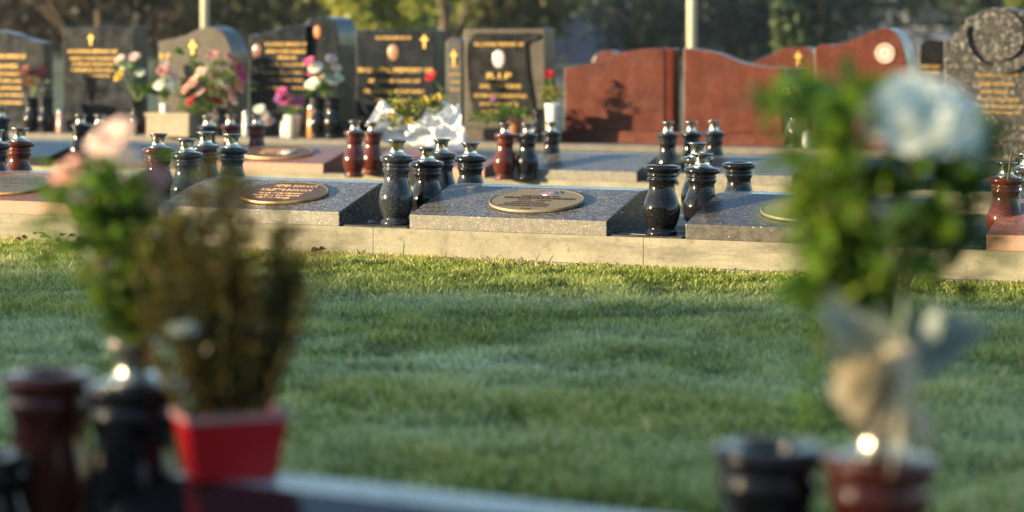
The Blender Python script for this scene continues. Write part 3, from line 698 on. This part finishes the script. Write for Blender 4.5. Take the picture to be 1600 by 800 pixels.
for s, x, y, wpx, hpx in [(T1,782,69,76,9),('R.I.P',782,118,38,14),(T2,784,134,64,9),(T3,784,149,82,8),(T4,782,162,60,6),('IN OUR HEARTS',782,174,54,5)]:
    a, b_ = cvG(x-wpx/2, y), cvG(x+wpx/2, y); add_text(vs, fs, s, (a[0]+b_[0])/2, a[1], b_[0]-a[0], hpx*dist_at(x,VH)/F*.65, .0015, M)
from_vf('lettering', vs, fs, gold, rG)
a = cvG(781, 92); bm = bmesh.new(); bmesh.ops.create_uvsphere(bm, u_segments=28, v_segments=10, radius=1)
for v in bm.verts: v.co = Vector((a[0]+v.co.x*.05, -.022+v.co.y*.008, a[1]+v.co.z*.068))
from_bm('photo_oval', bm, porcelain_w, rG, True)
hs('red granite headstone, left half of the double one, its top sweeping up to the right', wave([(882,106),(900,104),(930,97),(965,84),(1000,77),(1038,75)]), 218, 'red', .10, [])
hs('dark brown post between the two red headstone halves', [(1041,76),(1052,76)], 218, 'red_vase', .14, [], vf=VH-.02, base=False, bh=.02)
hs('red granite headstone, right half of the double one, its top sweeping down to the right', wave([(1068,75),(1095,78),(1125,84),(1155,96),(1190,104),(1222,106)]), 218, 'red', .10, [])
hs('dark post with flat top closing the right end of the double red headstone', [(1226,108),(1246,108)], 218, 'stone_dark', .16, [], vf=VH-.02, base=False, bh=.02)
hs('red headstone top with a gold praying figure showing behind the double red one', wave([(1175,98),(1200,88),(1225,76),(1262,74),(1270,85)]), 218, 'red', .12, [], vf=VH+2.2, cross=(1248,92,14,26))
rJ, cvJ = hs('wavy topped red headstone with a round pale emblem and a thick dark curved side', wave([(1272,76),(1285,70),(1310,70),(1335,62),(1360,50),(1378,44),(1396,48),(1408,65),(1416,95),(1420,130)]), 218, 'red', .26, [], vf=VH-.1, bkey='red')
a = cvJ(1383, 83); bm = bmesh.new()
for r0, r1, y in ((.068,.056,-.010),(.045,.030,-.008)):
    pv = [[bm.verts.new((a[0]+rr*math.cos(2*math.pi*i/32), y if q else -.001, a[1]+rr*math.sin(2*math.pi*i/32))) for i in range(32)] for rr, q in ((r0,0),(r0,1),(r1,1),(r1,0))]
    for A, B_ in zip(pv[:-1], pv[1:]):
        for i in range(32): bm.faces.new((A[i], A[(i+1)%32], B_[(i+1)%32], B_[i]))
for i in range(8):
    t = math.pi*i/4+.2; bm_box(bm, a[0]+.02*math.cos(t)-.012, a[0]+.02*math.cos(t)+.012, -.009, -.001, a[1]+.02*math.sin(t)-.012, a[1]+.02*math.sin(t)+.012)
from_bm('round_emblem', bm, plain('pale_emblem', (.5,.4,.34), .6), rJ)
hs('brown headstone partly hidden between the emblem stone and the fan topped stone', wave([(1436,70),(1450,62),(1475,64),(1500,70)]), 218, 'stone_black', .15, [('MEMORY',1455,104,30,8),('LOVED',1455,114,28,7)], vf=VH+.9)
hs('red headstone top peeping out behind the brown one near the fan topped stone', wave([(1440,70),(1455,61),(1480,62),(1500,66)]), 218, 'red', .15, [], vf=VH+3.0)
hs('small rounded red headstone far behind the left end of the double red one', wave([(925,96),(933,84),(945,79),(960,82),(972,92)]), 218, 'red', .15, [], vf=VH+3.2)
fan = [(1475,64),(1492,62),(1492,50),(1508,46),(1510,28),(1524,24),(1536,16),(1552,12),(1568,11),(1590,16),(1610,26),(1624,30),(1626,50),(1645,52),(1645,64),(1665,64)]
rL, cvL = hs('tall speckled grey headstone at the right edge with a stepped fan top and disc', fan, 225, 'stone_rough', .24,
   [(T1,1558,117,66,8),('DEAR MOTHER',1556,131,52,9),('AND NANA',1554,143,44,9),(T2,1560,155,66,7),(T3,1562,166,74,7),(T4,1564,176,60,6)], vf=VH-.9)
a = cvL(1562, 54); s_ = dist_at(1562, VH-.9)/F; bm = bmesh.new()
for r0, r1, y in ((62*s_, 50*s_, -.03), (40*s_, 0.002, -.025)):
    pv = [[bm.verts.new((a[0]+rr*math.cos(2*math.pi*i/48), y if q else .0, a[1]+rr*math.sin(2*math.pi*i/48))) for i in range(48)] for rr, q in ((r0,0),(r0,1),(r1,1),(r1,0))]
    for A, B_ in zip(pv[:-1], pv[1:]):
        for i in range(48):
            if r0 > 50*s_ and pv[0][i].co.z > a[1]+.3*r0: continue
            bm.faces.new((A[i], A[(i+1)%48], B_[(i+1)%48], B_[i]))
bmesh.ops.recalc_face_normals(bm, faces=bm.faces)
from_bm('disc_ornament', bm, G['stone_rough'], rL)

# ------------------------------------------------------------ flowers and pots at the headstones
def hv(x, y_lip, mk, lb, dv=-.28, rs=1.0):
    d = dist_at(x, VH+dv); return vase(x, d, .05, y_lip, mk, lb, False, g3, rs)
for x, yl, mk, lb in ((50,152,'black','black vase holding the rust coloured dried flowers'), (72,152,'black','black vase right of the one with rust coloured flowers'),
    (214,158,'black','dark vase holding the yellow and pink posy left of the pink bouquet'), (345,168,'black','dark vase under the right side of the pink bouquet'),
    (497,152,'black','left one of two dark vases under the white flowers at the tall rounded headstone'), (520,152,'black','right one of two dark vases under the white flowers at the tall rounded headstone'),
    (842,170,'black','dark vase left of the tall white cylinder vase'), (1245,165,'black','dark vase with pale buds before the end post of the double red headstone'), (700,165,'black','dark vase holding the single red rose on a long stem')):
    hv(x, yl, mk, lb)
def bq(name, lb, x, y, dv, blooms, leaves, cat='flowers'):
    global d, bx, bz
    d = dist_at(x, VH+dv); bx = x; bz = Z(y, d)
    return bouquet(name, lb, cat, Vector((P(bx, d).x, d, bz)), [B(*b) for b in blooms], [Lf(*l) for l in leaves], 'flowers left at the headstones', stem_r=.004)
bq('dried_flowers', 'rust coloured dried flowers left of the square dark headstone', 52, 152, -.28, [(38,108,.05,'rust'),(52,115,.05,'rust'),(64,118,.04,'rust'),(45,128,.04,'rust'),(66,108,.03,'red')], [(50,122,.1,.06,40,.05,lm_dry),(66,130,.06,.05,24,.05,lm_sage)])
bq('mixed_posy', 'posy of yellow, white and pink flowers before the square headstone', 214, 158, -.28, [(187,92,.05,'palepink'),(210,88,.05,'palepink'),(185,118,.05,'yellow'),(218,112,.05,'white'),(196,102,.045,'white')], [(200,105,.1,.07,60,.06,lm_green),(230,140,.07,.06,50,.09,lm_green),(200,130,.05,.07,20,.06,lm_sage),(245,120,.03,.1,18,.07,lm_dark)])
bq('pink_bouquet', 'large pink and red bouquet before the brownish swept headstone', 330, 172, -.25, [(300,128,.06,'pink'),(315,110,.06,'palepink'),(333,85,.06,'pink'),(345,100,.05,'palepink'),(372,100,.06,'magenta'),(378,118,.06,'magenta'),(297,157,.05,'red'),(330,152,.05,'red'),(325,135,.045,'red'),(352,130,.05,'white'),(340,120,.05,'pink'),(312,140,.05,'palepink'),(290,138,.05,'pink'),(360,140,.045,'pink'),(375,135,.05,'pink'),(360,88,.05,'pink'),(342,157,.04,'red'),(365,155,.045,'palepink')], [(335,115,.2,.15,120,.07,lm_green),(310,170,.12,.06,60,.07,lm_green),(310,145,.08,.05,30,.06,lm_dark),(285,80,.04,.03,20,.07,lm_green)])
bq('white_pink_flowers', 'white and pale pink flowers on a white stand left of the pink bouquet', 258, 172, -.3, [(255,110,.06,'pink'),(262,128,.07,'white'),(250,132,.06,'white'),(270,118,.04,'palepink'),(268,135,.05,'white'),(258,100,.04,'palepink')], [(262,145,.08,.05,26,.06,lm_dark)])
bq('magenta_flowers', 'magenta and hot pink flowers in a small white pot', 458, 172, -.3, [(440,142,.05,'magenta'),(445,155,.055,'magenta'),(462,160,.06,'pink'),(434,152,.04,'purple'),(468,158,.045,'magenta')], [(455,172,.08,.04,40,.05,lm_green)])
bq('white_flowers', 'white flowers with touches of magenta before the tall rounded headstone', 508, 152, -.28, [(488,130,.07,'white'),(492,105,.06,'white'),(520,125,.06,'white'),(518,92,.05,'blush'),(482,95,.05,'magenta'),(530,120,.045,'white'),(500,118,.04,'palepink'),(525,105,.045,'blush'),(487,112,.04,'magenta')], [(505,120,.13,.12,50,.06,lm_dark),(505,140,.1,.05,24,.06,lm_green)])
bq('red_rose', 'single red rose on a long thorny stem before the flat topped grey headstone', 700, 165, -.28, [(672,118,.05,'red')], [(695,150,.04,.08,16,.05,lm_dark)])
bq('leafy_red_rose', 'red rose above yellow green foliage in the tall white cylinder vase', 865, 166, -.3, [(858,115,.045,'red'),(868,140,.03,'orange')], [(862,148,.08,.06,60,.06,lm_yel),(858,125,.03,.05,16,.05,lm_dark)])
bq('pale_buds', 'pale buds on leafy stems before the end post of the double red headstone', 1245, 165, -.28, [(1228,143,.03,'cream'),(1246,138,.035,'cream'),(1256,142,.03,'cream')], [(1240,150,.08,.04,40,.05,lm_green),(1240,190,.05,.1,20,.05,lm_dark)])
bq('trailing_plant', 'small leafy plant in a terracotta pot before the black panelled headstone', 805, 186, -.3, [(770,155,.02,'purple')], [(800,175,.12,.05,70,.06,lm_green),(762,182,.12,.05,60,.06,lm_green)])
bq('pale_posy', 'pale flowers low at the right of the two dark vases by the wavy stone', 412, 190, -.25, [(412,180,.06,'blush'),(420,188,.05,'palepink'),(405,170,.05,'white')], [(412,192,.06,.03,20,.05,lm_dark)])
def pot_l(name, lb, x, y0, y1, wpx, m, dv=-.3, cat='pot'):
    dd = dist_at(x, VH+dv); s = dd/F; zb = .052; zt = Z(y0, dd); hgt = zt-zb
    r0 = wpx*s/2
    o = lathe_obj(name, [(0,0),(r0*.82,0),(r0,hgt*.93),(r0*1.06,hgt*.95),(r0*1.06,hgt),(r0*.93,hgt),(r0*.9,hgt*.85),(0,hgt*.85)], m, None, 32)
    o.location = P(x, dd, zb); tag(o, lb, cat); return o
wm = plain('white_ceramic', (.66,.68,.66), .35, 0, .08)
pot_l('white_pot', 'small white pot under the magenta flowers', 457, 180, 205, 26, wm)
pot_l('white_stand', 'narrow white pot under the white and pink flowers', 258, 162, 200, 15, wm)
pot_l('cylinder_vase', 'tall plain white cylinder vase with a red rose left of the red double headstone', 865, 162, 215, 26, wm, cat='vase')
pot_l('terracotta_pot', 'terracotta pot of the leafy plant before the black panelled headstone', 805, 186, 205, 22, plain('terracotta', (.35,.14,.07), .8))
o = empty('stone_planter', P(272, dist_at(272, VH-.3)-.05, .05), 'tan rectangular stone planter under the pink bouquet', 'planter', None, -R(TH))
bm = bmesh.new(); 
bm_box(bm, -.19, .19, -.1, .1, 0, .155); bevel(bm, .008, 2); from_bm('planter_box', bm, plain('sandstone', (.30,.23,.16), .8, 0, .2, 20), o)
bm = bmesh.new(); bm_box(bm, -.2, .2, -.11, .11, .157, .178); bevel(bm, .004, 1); from_bm('planter_lip', bm, plain('sandstone_lip', (.33,.26,.18), .8, 0, .2, 20), o)
# small framed picture and candle holders
def candle(x, lb, col, hpx=24):
    dd = dist_at(x, VH-.3); r = empty('grave_lantern', P(x, dd, .052), lb, 'lantern')
    h = hpx*dd/F
    lathe_obj('glass_body', [(0,0),(.03,0),(.034,h*.1),(.03,h*.75),(.02,h*.8)], plain('lantern_'+lb[:6], col, .2, 0, .1), r, 20)
    lathe_obj('lid', [(.0,h),(.012,h*.97),(.03,h*.86),(.031,h*.79),(.0,h*.79)], metal, r, 20)
candle(95, 'pinkish lantern before the left end of the square dark headstone', (.5,.3,.26), 40)
candle(445, 'clear glass lantern left of the small white pot', (.5,.52,.5), 30)
candle(487, 'slim amber lantern left of the two dark vases', (.5,.2,.05), 56)
candle(385, 'silvery lantern at the right of the pink bouquet', (.5,.5,.48), 44)
candle(1262, 'small clear lantern right of the vase with pale buds', (.4,.42,.42), 30)

# white paper bouquet on the second row
def paper():
    x = 655; dd = 13.9; r = empty('wrapped_bouquet', P(x, dd, Z2+.13), 'yellow green bouquet lying in crumpled white paper on the blurred red desk', 'flowers')
    s = dd/F
    m = leafmat('white_paper', (.78,.79,.80), (.90,.90,.90), .45, .3)
    def sheet(name, ax, ay, bx_, by_, w0, w1, dy):
        A = Vector(((ax-x)*s, dy, Z(ay, dd)-Z2-.13)); Bv = Vector(((bx_-x)*s, dy-.06, Z(by_, dd)-Z2-.13)); dr = Bv-A
        sd = dr.cross(Vector((0,1,0))).normalized(); vs, fs = [], []; n, k = 12, 12
        for i in range(n+1):
            for j in range(k+1):
                t = i/n; q = j/k-.5; wd = w0+(w1-w0)*t
                p = A+dr*t+sd*q*wd+Vector((0,1,0))*(abs(q)*-.10+.0)
                nz = noise.noise(Vector((p.x*16, p.z*16, dy*30)))*.030+noise.noise(Vector((p.x*40, p.z*40, dy*30)))*.012
                vs.append(p+Vector((nz*.4, nz*1.4, nz)))
        for i in range(n):
            for j in range(k): a = i*(k+1)+j; fs.append((a, a+1, a+k+2, a+k+1))
        from_vf(name, vs, fs, m, r, False)
    sheet('paper_wrap', 655, 218, 585, 174, .05, .20, -.02); sheet('paper_wrap', 640, 218, 705, 168, .06, .22, .04); sheet('paper_wrap', 640, 208, 724, 192, .10, .24, -.05); sheet('paper_wrap', 596, 208, 724, 212, .09, .12, -.10)
    v2, f2 = [], []
    for cx, cy, sx, sy, n in ((615,185,.06,.05,70), (635,178,.08,.05,90), (670,165,.06,.04,70), (620,160,.04,.03,20), (680,160,.05,.03,40), (630,200,.04,.03,40)):
        for i in range(n):
            q = Vector(((cx-x)*s+random.gauss(0,sx*.6), random.gauss(-.05,.04), Z(cy,dd)-Z2-.13+random.gauss(0,sy*.6)))
            leaf(v2, f2, q, (random.gauss(0,1),random.gauss(0,1),random.uniform(.2,1.5)), random.uniform(.03,.06), .022)
    from_vf('leaves', v2, f2, lm_yel, r)
    for cx, cy in ((612,176),(665,156),(640,188),(685,152)):
        v3, f3 = bloom(((cx-x)*s, -.09, Z(cy,dd)-Z2-.13), (0,-1,.5), .028, 3, 6); from_vf('bloom', v3, f3, pt['yellow'], r)
paper()

# ------------------------------------------------------------ litter, twigs, tall blades near the kerb
straw = plain('straw', (.42,.33,.18), .8)
def twig(pts, r, lb, m=bark, name='twig', cat='twig'):
    vs, fs = [], []; c = Vector(pts[0]); q = [Vector(p)-c for p in pts]; tube(vs, fs, q, r, r*.5, 5)
    o = from_vf(name, vs, fs, m); o.location = c; tag(o, lb, cat)
def pv(x, dv, z): dd = dist_at(x, V1+dv); return P(x, dd, z)
twig([pv(1575,-.0,.36), pv(1580,.0,.44), pv(1590,.0,.485), pv(1603,.0,.47), pv(1612,0,.40)], .005, 'drooping dark stalk rising from the dark red vase at the right edge', name='drooping_stalk', cat='stalk')
twig([pv(838,-.03,.02), pv(841,-.03,.035), pv(845,-.03,.045)], .0015, 'tiny curved twig sticking up before the beam below the centre plaque')
twig([pv(768,-.05,.01), pv(778,-.05,.032), pv(784,-.05,.036)], .0016, 'short dark twig against the beam right of the tall green blade')
twig([pv(965,.07,.122), pv(1000,.05,.121), pv(1040,.04,.122)], .0016, 'pale grass stalk lying in the gap under the open-topped black vase', straw)
twig([pv(1005,.03,.119), pv(1030,.02,.119), pv(1052,.01,.118)], .0014, 'thin brown stalk on the beam edge below the open-topped black vase')
def tleaf(x, dv, z, L, W, lb, m=lm_dry, dirv=(1,0,.3), grp=None):
    vs, fs = [], []; leaf(vs, fs, (0,0,0), dirv, L, W, .2, .5, .3); leaf(vs, fs, (0,0,.002), (dirv[0],dirv[1]+.6,dirv[2]), L*.8, W, .1, .5, -.5)
    o = from_vf('fallen_leaf', vs, fs, m); o.location = pv(x, dv, z); tag(o, lb, 'leaf', grp)
tleaf(487, -.10, .022, .05, .03, 'curled orange brown leaf on the grass below the brown plaque', leafmat('orange_leaf', (.30,.13,.05), (.5,.25,.1)))
tleaf(500, -.10, .03, .03, .025, 'small pale brown leaf beside the curled orange one', lm_dry)
tleaf(1010, .03, .12, .03, .015, 'small pinkish brown leaf on the beam joint below the open-topped black vase', leafmat('pink_leaf', (.35,.18,.14), (.5,.3,.22)))
tleaf(575, .10, .12, .045, .022, 'pale crumpled leaf in the gap left of the tall speckled vase', leafmat('pale_leaf', (.4,.36,.3), (.55,.5,.42)))
tleaf(1012, .10, .12, .04, .02, 'dark curled leaf deep in the gap by the open-topped black vase', lm_dry)
tleaf(742, .16, ZP+.045+.047, .03, .008, 'small cream petal touching the left edge of the centre plaque', pt['cream'])
tleaf(1178, .07, ZP+.045+.024, .02, .008, 'tiny pale seed husk low on the speckled black desk', pt['cream'])
tleaf(970, .1, ZP+.045+.032, .015, .009, 'small grey seed on the slope near the right end of the centre desk', leafmat('grey_seed', (.3,.3,.3), (.4,.4,.38)))
for i in range(10):
    x = 30+i*11+random.uniform(-4,4)
    tleaf(x, -random.uniform(.01,.16), .024+random.random()*.02, .035, .02, 'brown dead leaf in the litter heap at the kerb at the far left', lm_dry, (random.uniform(-1,1),random.uniform(-1,1),.4), 'dead leaves in the litter heap at the far left')
def blade_tuft(x, dv, n, hh, lb, lean=.25):
    vs, fs = [], []
    for i in range(n): leaf(vs, fs, (random.gauss(0,.005), random.gauss(0,.005), 0), (random.gauss(.05,lean), random.gauss(0,lean), 1), hh*random.uniform(.6,1.1), .006, .05, .3)
    o = from_vf('grass_tuft', vs, fs, leafmat('fresh_blade', (.06,.13,.02), (.12,.22,.04))); o.location = pv(x, dv, 0); tag(o, lb, 'grass tuft')
blade_tuft(628, -.10, 2, .085, 'tallest upright grass blade before the beam below the gap', .06)
blade_tuft(566, -.07, 6, .065, 'spread tuft of long grass left of the tallest upright blade', .5)
blade_tuft(785, -.05, 3, .05, 'small tuft of long grass below the left of the centre plaque', .4)
blade_tuft(38, -.10, 6, .07, 'tuft of long grass against the beam at the far left', .4)

# ------------------------------------------------------------ background
def cloud(n, c, rx, ry, rz, size, lump=.55):
    c = np.array(c); k = 22
    cc = rng.normal(size=(k, 3)); cc /= np.linalg.norm(cc, axis=1)[:, None]; cc *= (rng.random((k,1))**.5)*.75
    idx = rng.integers(0, k, n); q = rng.normal(size=(n,3)); q /= np.linalg.norm(q, axis=1)[:, None]; q *= (rng.random((n,1))**.45)*lump*(.5+.6*rng.random((k,1))[idx])
    p = (cc[idx]+q)*np.array([rx, ry, rz])+c
    a = rng.normal(size=(n,3)); a /= np.linalg.norm(a, axis=1)[:, None]; b = np.cross(a, rng.normal(size=(n,3))); b /= np.linalg.norm(b, axis=1)[:, None]
    s = size*(.6+.8*rng.random((n,1)))
    V4 = np.stack([p-a*s, p+b*s*.5, p+a*s, p-b*s*.5], 1).reshape(-1, 3)
    me = bpy.data.meshes.new('crown'); me.vertices.add(n*4); me.vertices.foreach_set('co', V4.astype(np.float32).ravel())
    me.loops.add(n*4); me.loops.foreach_set('vertex_index', np.arange(n*4, dtype=np.int32)); me.polygons.add(n)
    me.polygons.foreach_set('loop_start', (np.arange(n)*4).astype(np.int32))
    try: me.polygons.foreach_set('loop_total', np.full(n, 4, np.int32))
    except Exception: pass
    me.update(calc_edges=True); me.validate(); return me
cm = {k: leafmat('crown_'+k, a, b, .6, .3, scale=1.1) for k, a, b in (('dark', (.010,.028,.018), (.030,.058,.030)), ('teal', (.008,.024,.024), (.022,.05,.042)), ('gold', (.15,.19,.02), (.38,.36,.05)), ('mid', (.03,.06,.018), (.08,.11,.03)), ('brown', (.018,.014,.009), (.055,.036,.017)), ('olive', (.07,.075,.025), (.17,.15,.05)))}
def tree(x, dd, hgt, rx, m, lb, name='tree', n=4500, trunk_m=None, bare=.3):
    b = P(x, dd, 0); r = empty(name, b, lb, 'tree', 'trees beyond the headstones')
    vs, fs = [], []; tube(vs, fs, bez((0,0,-.1), (.1,0,hgt*.4), (0,.1,hgt*.75), 6), .14*hgt/4, .05, 8)
    for i in range(7):
        t = random.uniform(.1,.5); a = random.random()*6.28; e = Vector((math.cos(a)*rx*.7, math.sin(a)*rx*.7, hgt*random.uniform(.5,.85)))
        tube(vs, fs, bez((.05,0,hgt*t), (e.x*.5,e.y*.5,hgt*t+.2), e, 5), .05, .015, 6)
    from_vf('trunk', vs, fs, trunk_m or bark, r, True)
    o = link('crown', cloud(n, (0,0,hgt*(bare+(1-bare)/2)), rx, rx, hgt*(1-bare)/2*1.1, .09), cm[m], r)
    return r
BG = [
 (30, 48, 3.9, 2.6, 'brown', 'brown leafed low tree at the far left beyond the headstones', .0), (150, 44, 3.5, 1.9, 'brown', 'thin brown tree with sunlit trunks above the square dark headstone', .35), (265, 52, 4.2, 2.2, 'brown', 'brown bushy tree left of the first pale pole', .05),
 (395, 50, 3.6, 2.3, 'olive', 'dull olive tree right of the first pale pole', .0), (465, 60, 4.5, 2.6, 'dark', 'dark tree behind the tall rounded headstone', .0),
 (600, 42, 4.0, 1.2, 'gold', 'bright yellow green sunlit tree above the flat topped grey headstone', .12), (690, 38, 4.0, .85, 'gold', 'second sunlit yellow tree with pinkish stems above the narrow pillar stone', .25), (730, 50, 3.6, 1.7, 'mid', 'green tree between the sunlit trees and the pale olive one', .0),
 (800, 48, 3.8, 1.4, 'olive', 'pale olive tree above the black panelled headstone', .0), (990, 55, 4.4, 2.6, 'teal', 'dark blue green tree left of the second pale pole', .0), (1160, 52, 4.2, 2.5, 'teal', 'dark blue green tree right of the second pale pole', .0),
 (1290, 56, 4.4, 2.4, 'dark', 'dark tree above the wavy red headstone', .0), (1232, 36, 1.9, .35, 'mid', 'small sunlit olive shrub above the double red headstone right half', .0), (1500, 50, 4.0, 2.6, 'dark', 'dark tree behind the fan topped headstone', .0), (1604, 40, 3.2, .35, 'gold', 'yellow shrub at the upper right corner', .1)]
for x, dd, hg, rx, m, lb, br in BG: tree(x, dd, hg*.8, rx, m, lb, bare=br, n=5000 if rx > 1 else 1500)
me = None
vsum = []
o = link('far_wood', cloud(26000, (0, 74, 1.6), 26, 2.5, 2.4, .16, .9), cm['teal']); tag(o, 'dark mass of far woodland closing the view', 'woodland', kind='stuff')
o = link('far_wood', cloud(26000, (0, 82, 1.9), 30, 2.0, 3.0, .2, 1.0), cm['dark']); tag(o, 'dark mass of far woodland closing the view', 'woodland', kind='stuff')
bm = bmesh.new()
bh_ = tag(from_vf('distant_rise', [(-120,92,0),(120,92,0),(120,100,3.6),(-120,100,3.6),(120,260,4.0),(-120,260,4.0)], [(0,1,2,3),(3,2,4,5)], plain('rise_green', (.02,.04,.03), .95, 0, .5, .4)), kind='structure')
# two poles
pm = plain('cream_pole', (.60,.56,.42), .6, 0, .1)
for x, wpx, lb in ((320, 13, 'pale round pole rising above the brownish swept headstone'), (1081, 15, 'thicker pale round pole rising above the double red headstone')):
    dd = 26; rr = wpx*dd/F/2; r = empty('pole', P(x, dd, 0), lb, 'pole', 'pale poles beyond the headstones')
    lathe_obj('shaft', [(0,-.1),(rr,-.1),(rr*.94,4.5),(0,4.5)], pm, r, 20); lathe_obj('base_collar', [(rr*.9,.0),(rr*1.6,0),(rr*1.6,.04),(rr*1.2,.08),(rr*.9,.08)], metal, r, 20)
# houses
def house(x, dd, wdt, dep, hw, hr, lb, rz):
    r = empty('house', P(x, dd, 0), lb, 'house', None, rz); wl = plain('house_wall', (.13,.15,.20), .85, 0, .1, 3); rf = plain('house_roof', (.16,.18,.24), .8, 0, .15, 3)
    bm = bmesh.new(); bm_box(bm, -wdt/2, wdt/2, 0, dep, 0, hw); from_bm('wall', bm, wl, r)
    bm = bmesh.new(); prism(bm, [(-.4,hw-.05),(dep/2,hw+hr),(dep+.4,hw-.05),(dep+.4,hw-.2),(dep/2,hw+hr-.15),(-.4,hw-.2)], -wdt/2-.4, wdt/2+.4, 'x'); from_bm('roof', bm, rf, r)
    for wx in (-wdt*.28, wdt*.2):
        bm = bmesh.new(); bm_box(bm, wx-.5, wx+.5, -.03, .02, .9, 1.9); w_ = from_bm('window', bm, plain('window_frame', (.5,.5,.5), .5), r)
        bm = bmesh.new(); bm_box(bm, wx-.44, wx+.44, -.045, -.031, .96, 1.84); g_ = from_bm('pane', bm, plain('pane', (.04,.05,.07), .1), w_)
house(905, 62, 3.4, 3, 1.75, .8, 'small blue grey house between the pale olive tree and the teal tree', .1)
house(1400, 60, 3.6, 3, 1.8, .8, 'small blue grey house above the emblem headstone', -.05)

# unseen sun blocker added behind the camera to shade the lawn and darken reflections
def sun_blocker():
    vocc = -13.75+.0; u0, u1 = -58, 26; nU, nZ = 900, 14
    L = (V1-.85-vocc)/.602; base_h = L*math.tan(R(SUN_EL))
    vs, fs = [], []
    def top(u):
        # shadow foot u on the row for this blocker u
        uf = u+.798*L
        e = 0.0
        if uf > -1.9: e += min(.40, (uf+1.9)*.30)
        h = base_h+e
        for (tx, ty, zm, hw) in ((-.58, 3.4, .44, 1.20), (.38, 2.83, .36, 1.09)):  # dips shaped in the top to let sun reach the near bouquets
            vt = tx*V.x+ty*V.y; ut = tx*U.x+ty*U.y; Lt = (vt-vocc)/.602; uh = ut-.798*Lt
            f = max(0, 1-max(0, abs(u-uh)-hw)/.25); h = h*(1-f)+min(h, zm+Lt*math.tan(R(SUN_EL)))*f
        return h
    prof = [(-.9,0),(-.95,.3),(-.9,.6),(-.8,.85),(-.55,.97),(0,1.0),(.55,.97),(.8,.85),(.9,.6),(.95,.3),(.9,0)]
    for i in range(nU+1):
        u = u0+(u1-u0)*i/nU; h = top(u)
        for a, b_ in prof:
            nn = noise.noise(Vector((u*.9, a*2, b_*4)))*.25
            q = U*u+V*(vocc+a*(1+nn)); z = h*b_+(noise.noise(Vector((u*1.3, a, 3)))*.05+noise.noise(Vector((u*5, a, 9)))*.04 if b_ > .9 else 0)
            vs.append((q.x, q.y, z))
    m = len(prof)
    for i in range(nU):
        for j in range(m-1): fs.append((i*m+j, (i+1)*m+j, (i+1)*m+j+1, i*m+j+1))
    r = empty('sun_blocker', (0,0,0), 'unseen tall sun blocker with a foliage surface, added behind the camera to shade the lawn', 'sun_blocker')
    from_vf('foliage', vs, fs, cm['mid'], r, True)
sun_blocker()

bm = bmesh.new(); bm_box(bm, -130, 130, -32, 102, -1.6, 7.2)
mh = bpy.data.materials.new('haze_air'); mh.use_nodes = True; th = mh.node_tree
for n in list(th.nodes):
    if n.type != 'OUTPUT_MATERIAL': th.nodes.remove(n)
pvn = th.nodes.new('ShaderNodeVolumePrincipled'); pvn.inputs['Color'].default_value = (.80,.88,.95,1); pvn.inputs['Density'].default_value = .0004; pvn.inputs['Anisotropy'].default_value = .2
th.links.new(pvn.outputs[0], th.nodes['Material Output'].inputs['Volume'])
tag(from_bm('haze', bm, mh), 'thin blue morning haze over the cemetery', 'haze', kind='stuff')
for i in range(26):
    x = 420+i*32+random.uniform(-12,12)
    tleaf(x, -random.uniform(.015,.20), .012+random.random()*.012, random.uniform(.012,.03), .008, 'dry brown clipping lying in the grass along the kerb', random.choice([lm_dry, straw, straw]), (random.uniform(-1,1),random.uniform(-1,1),.2), 'dry clippings along the kerb')
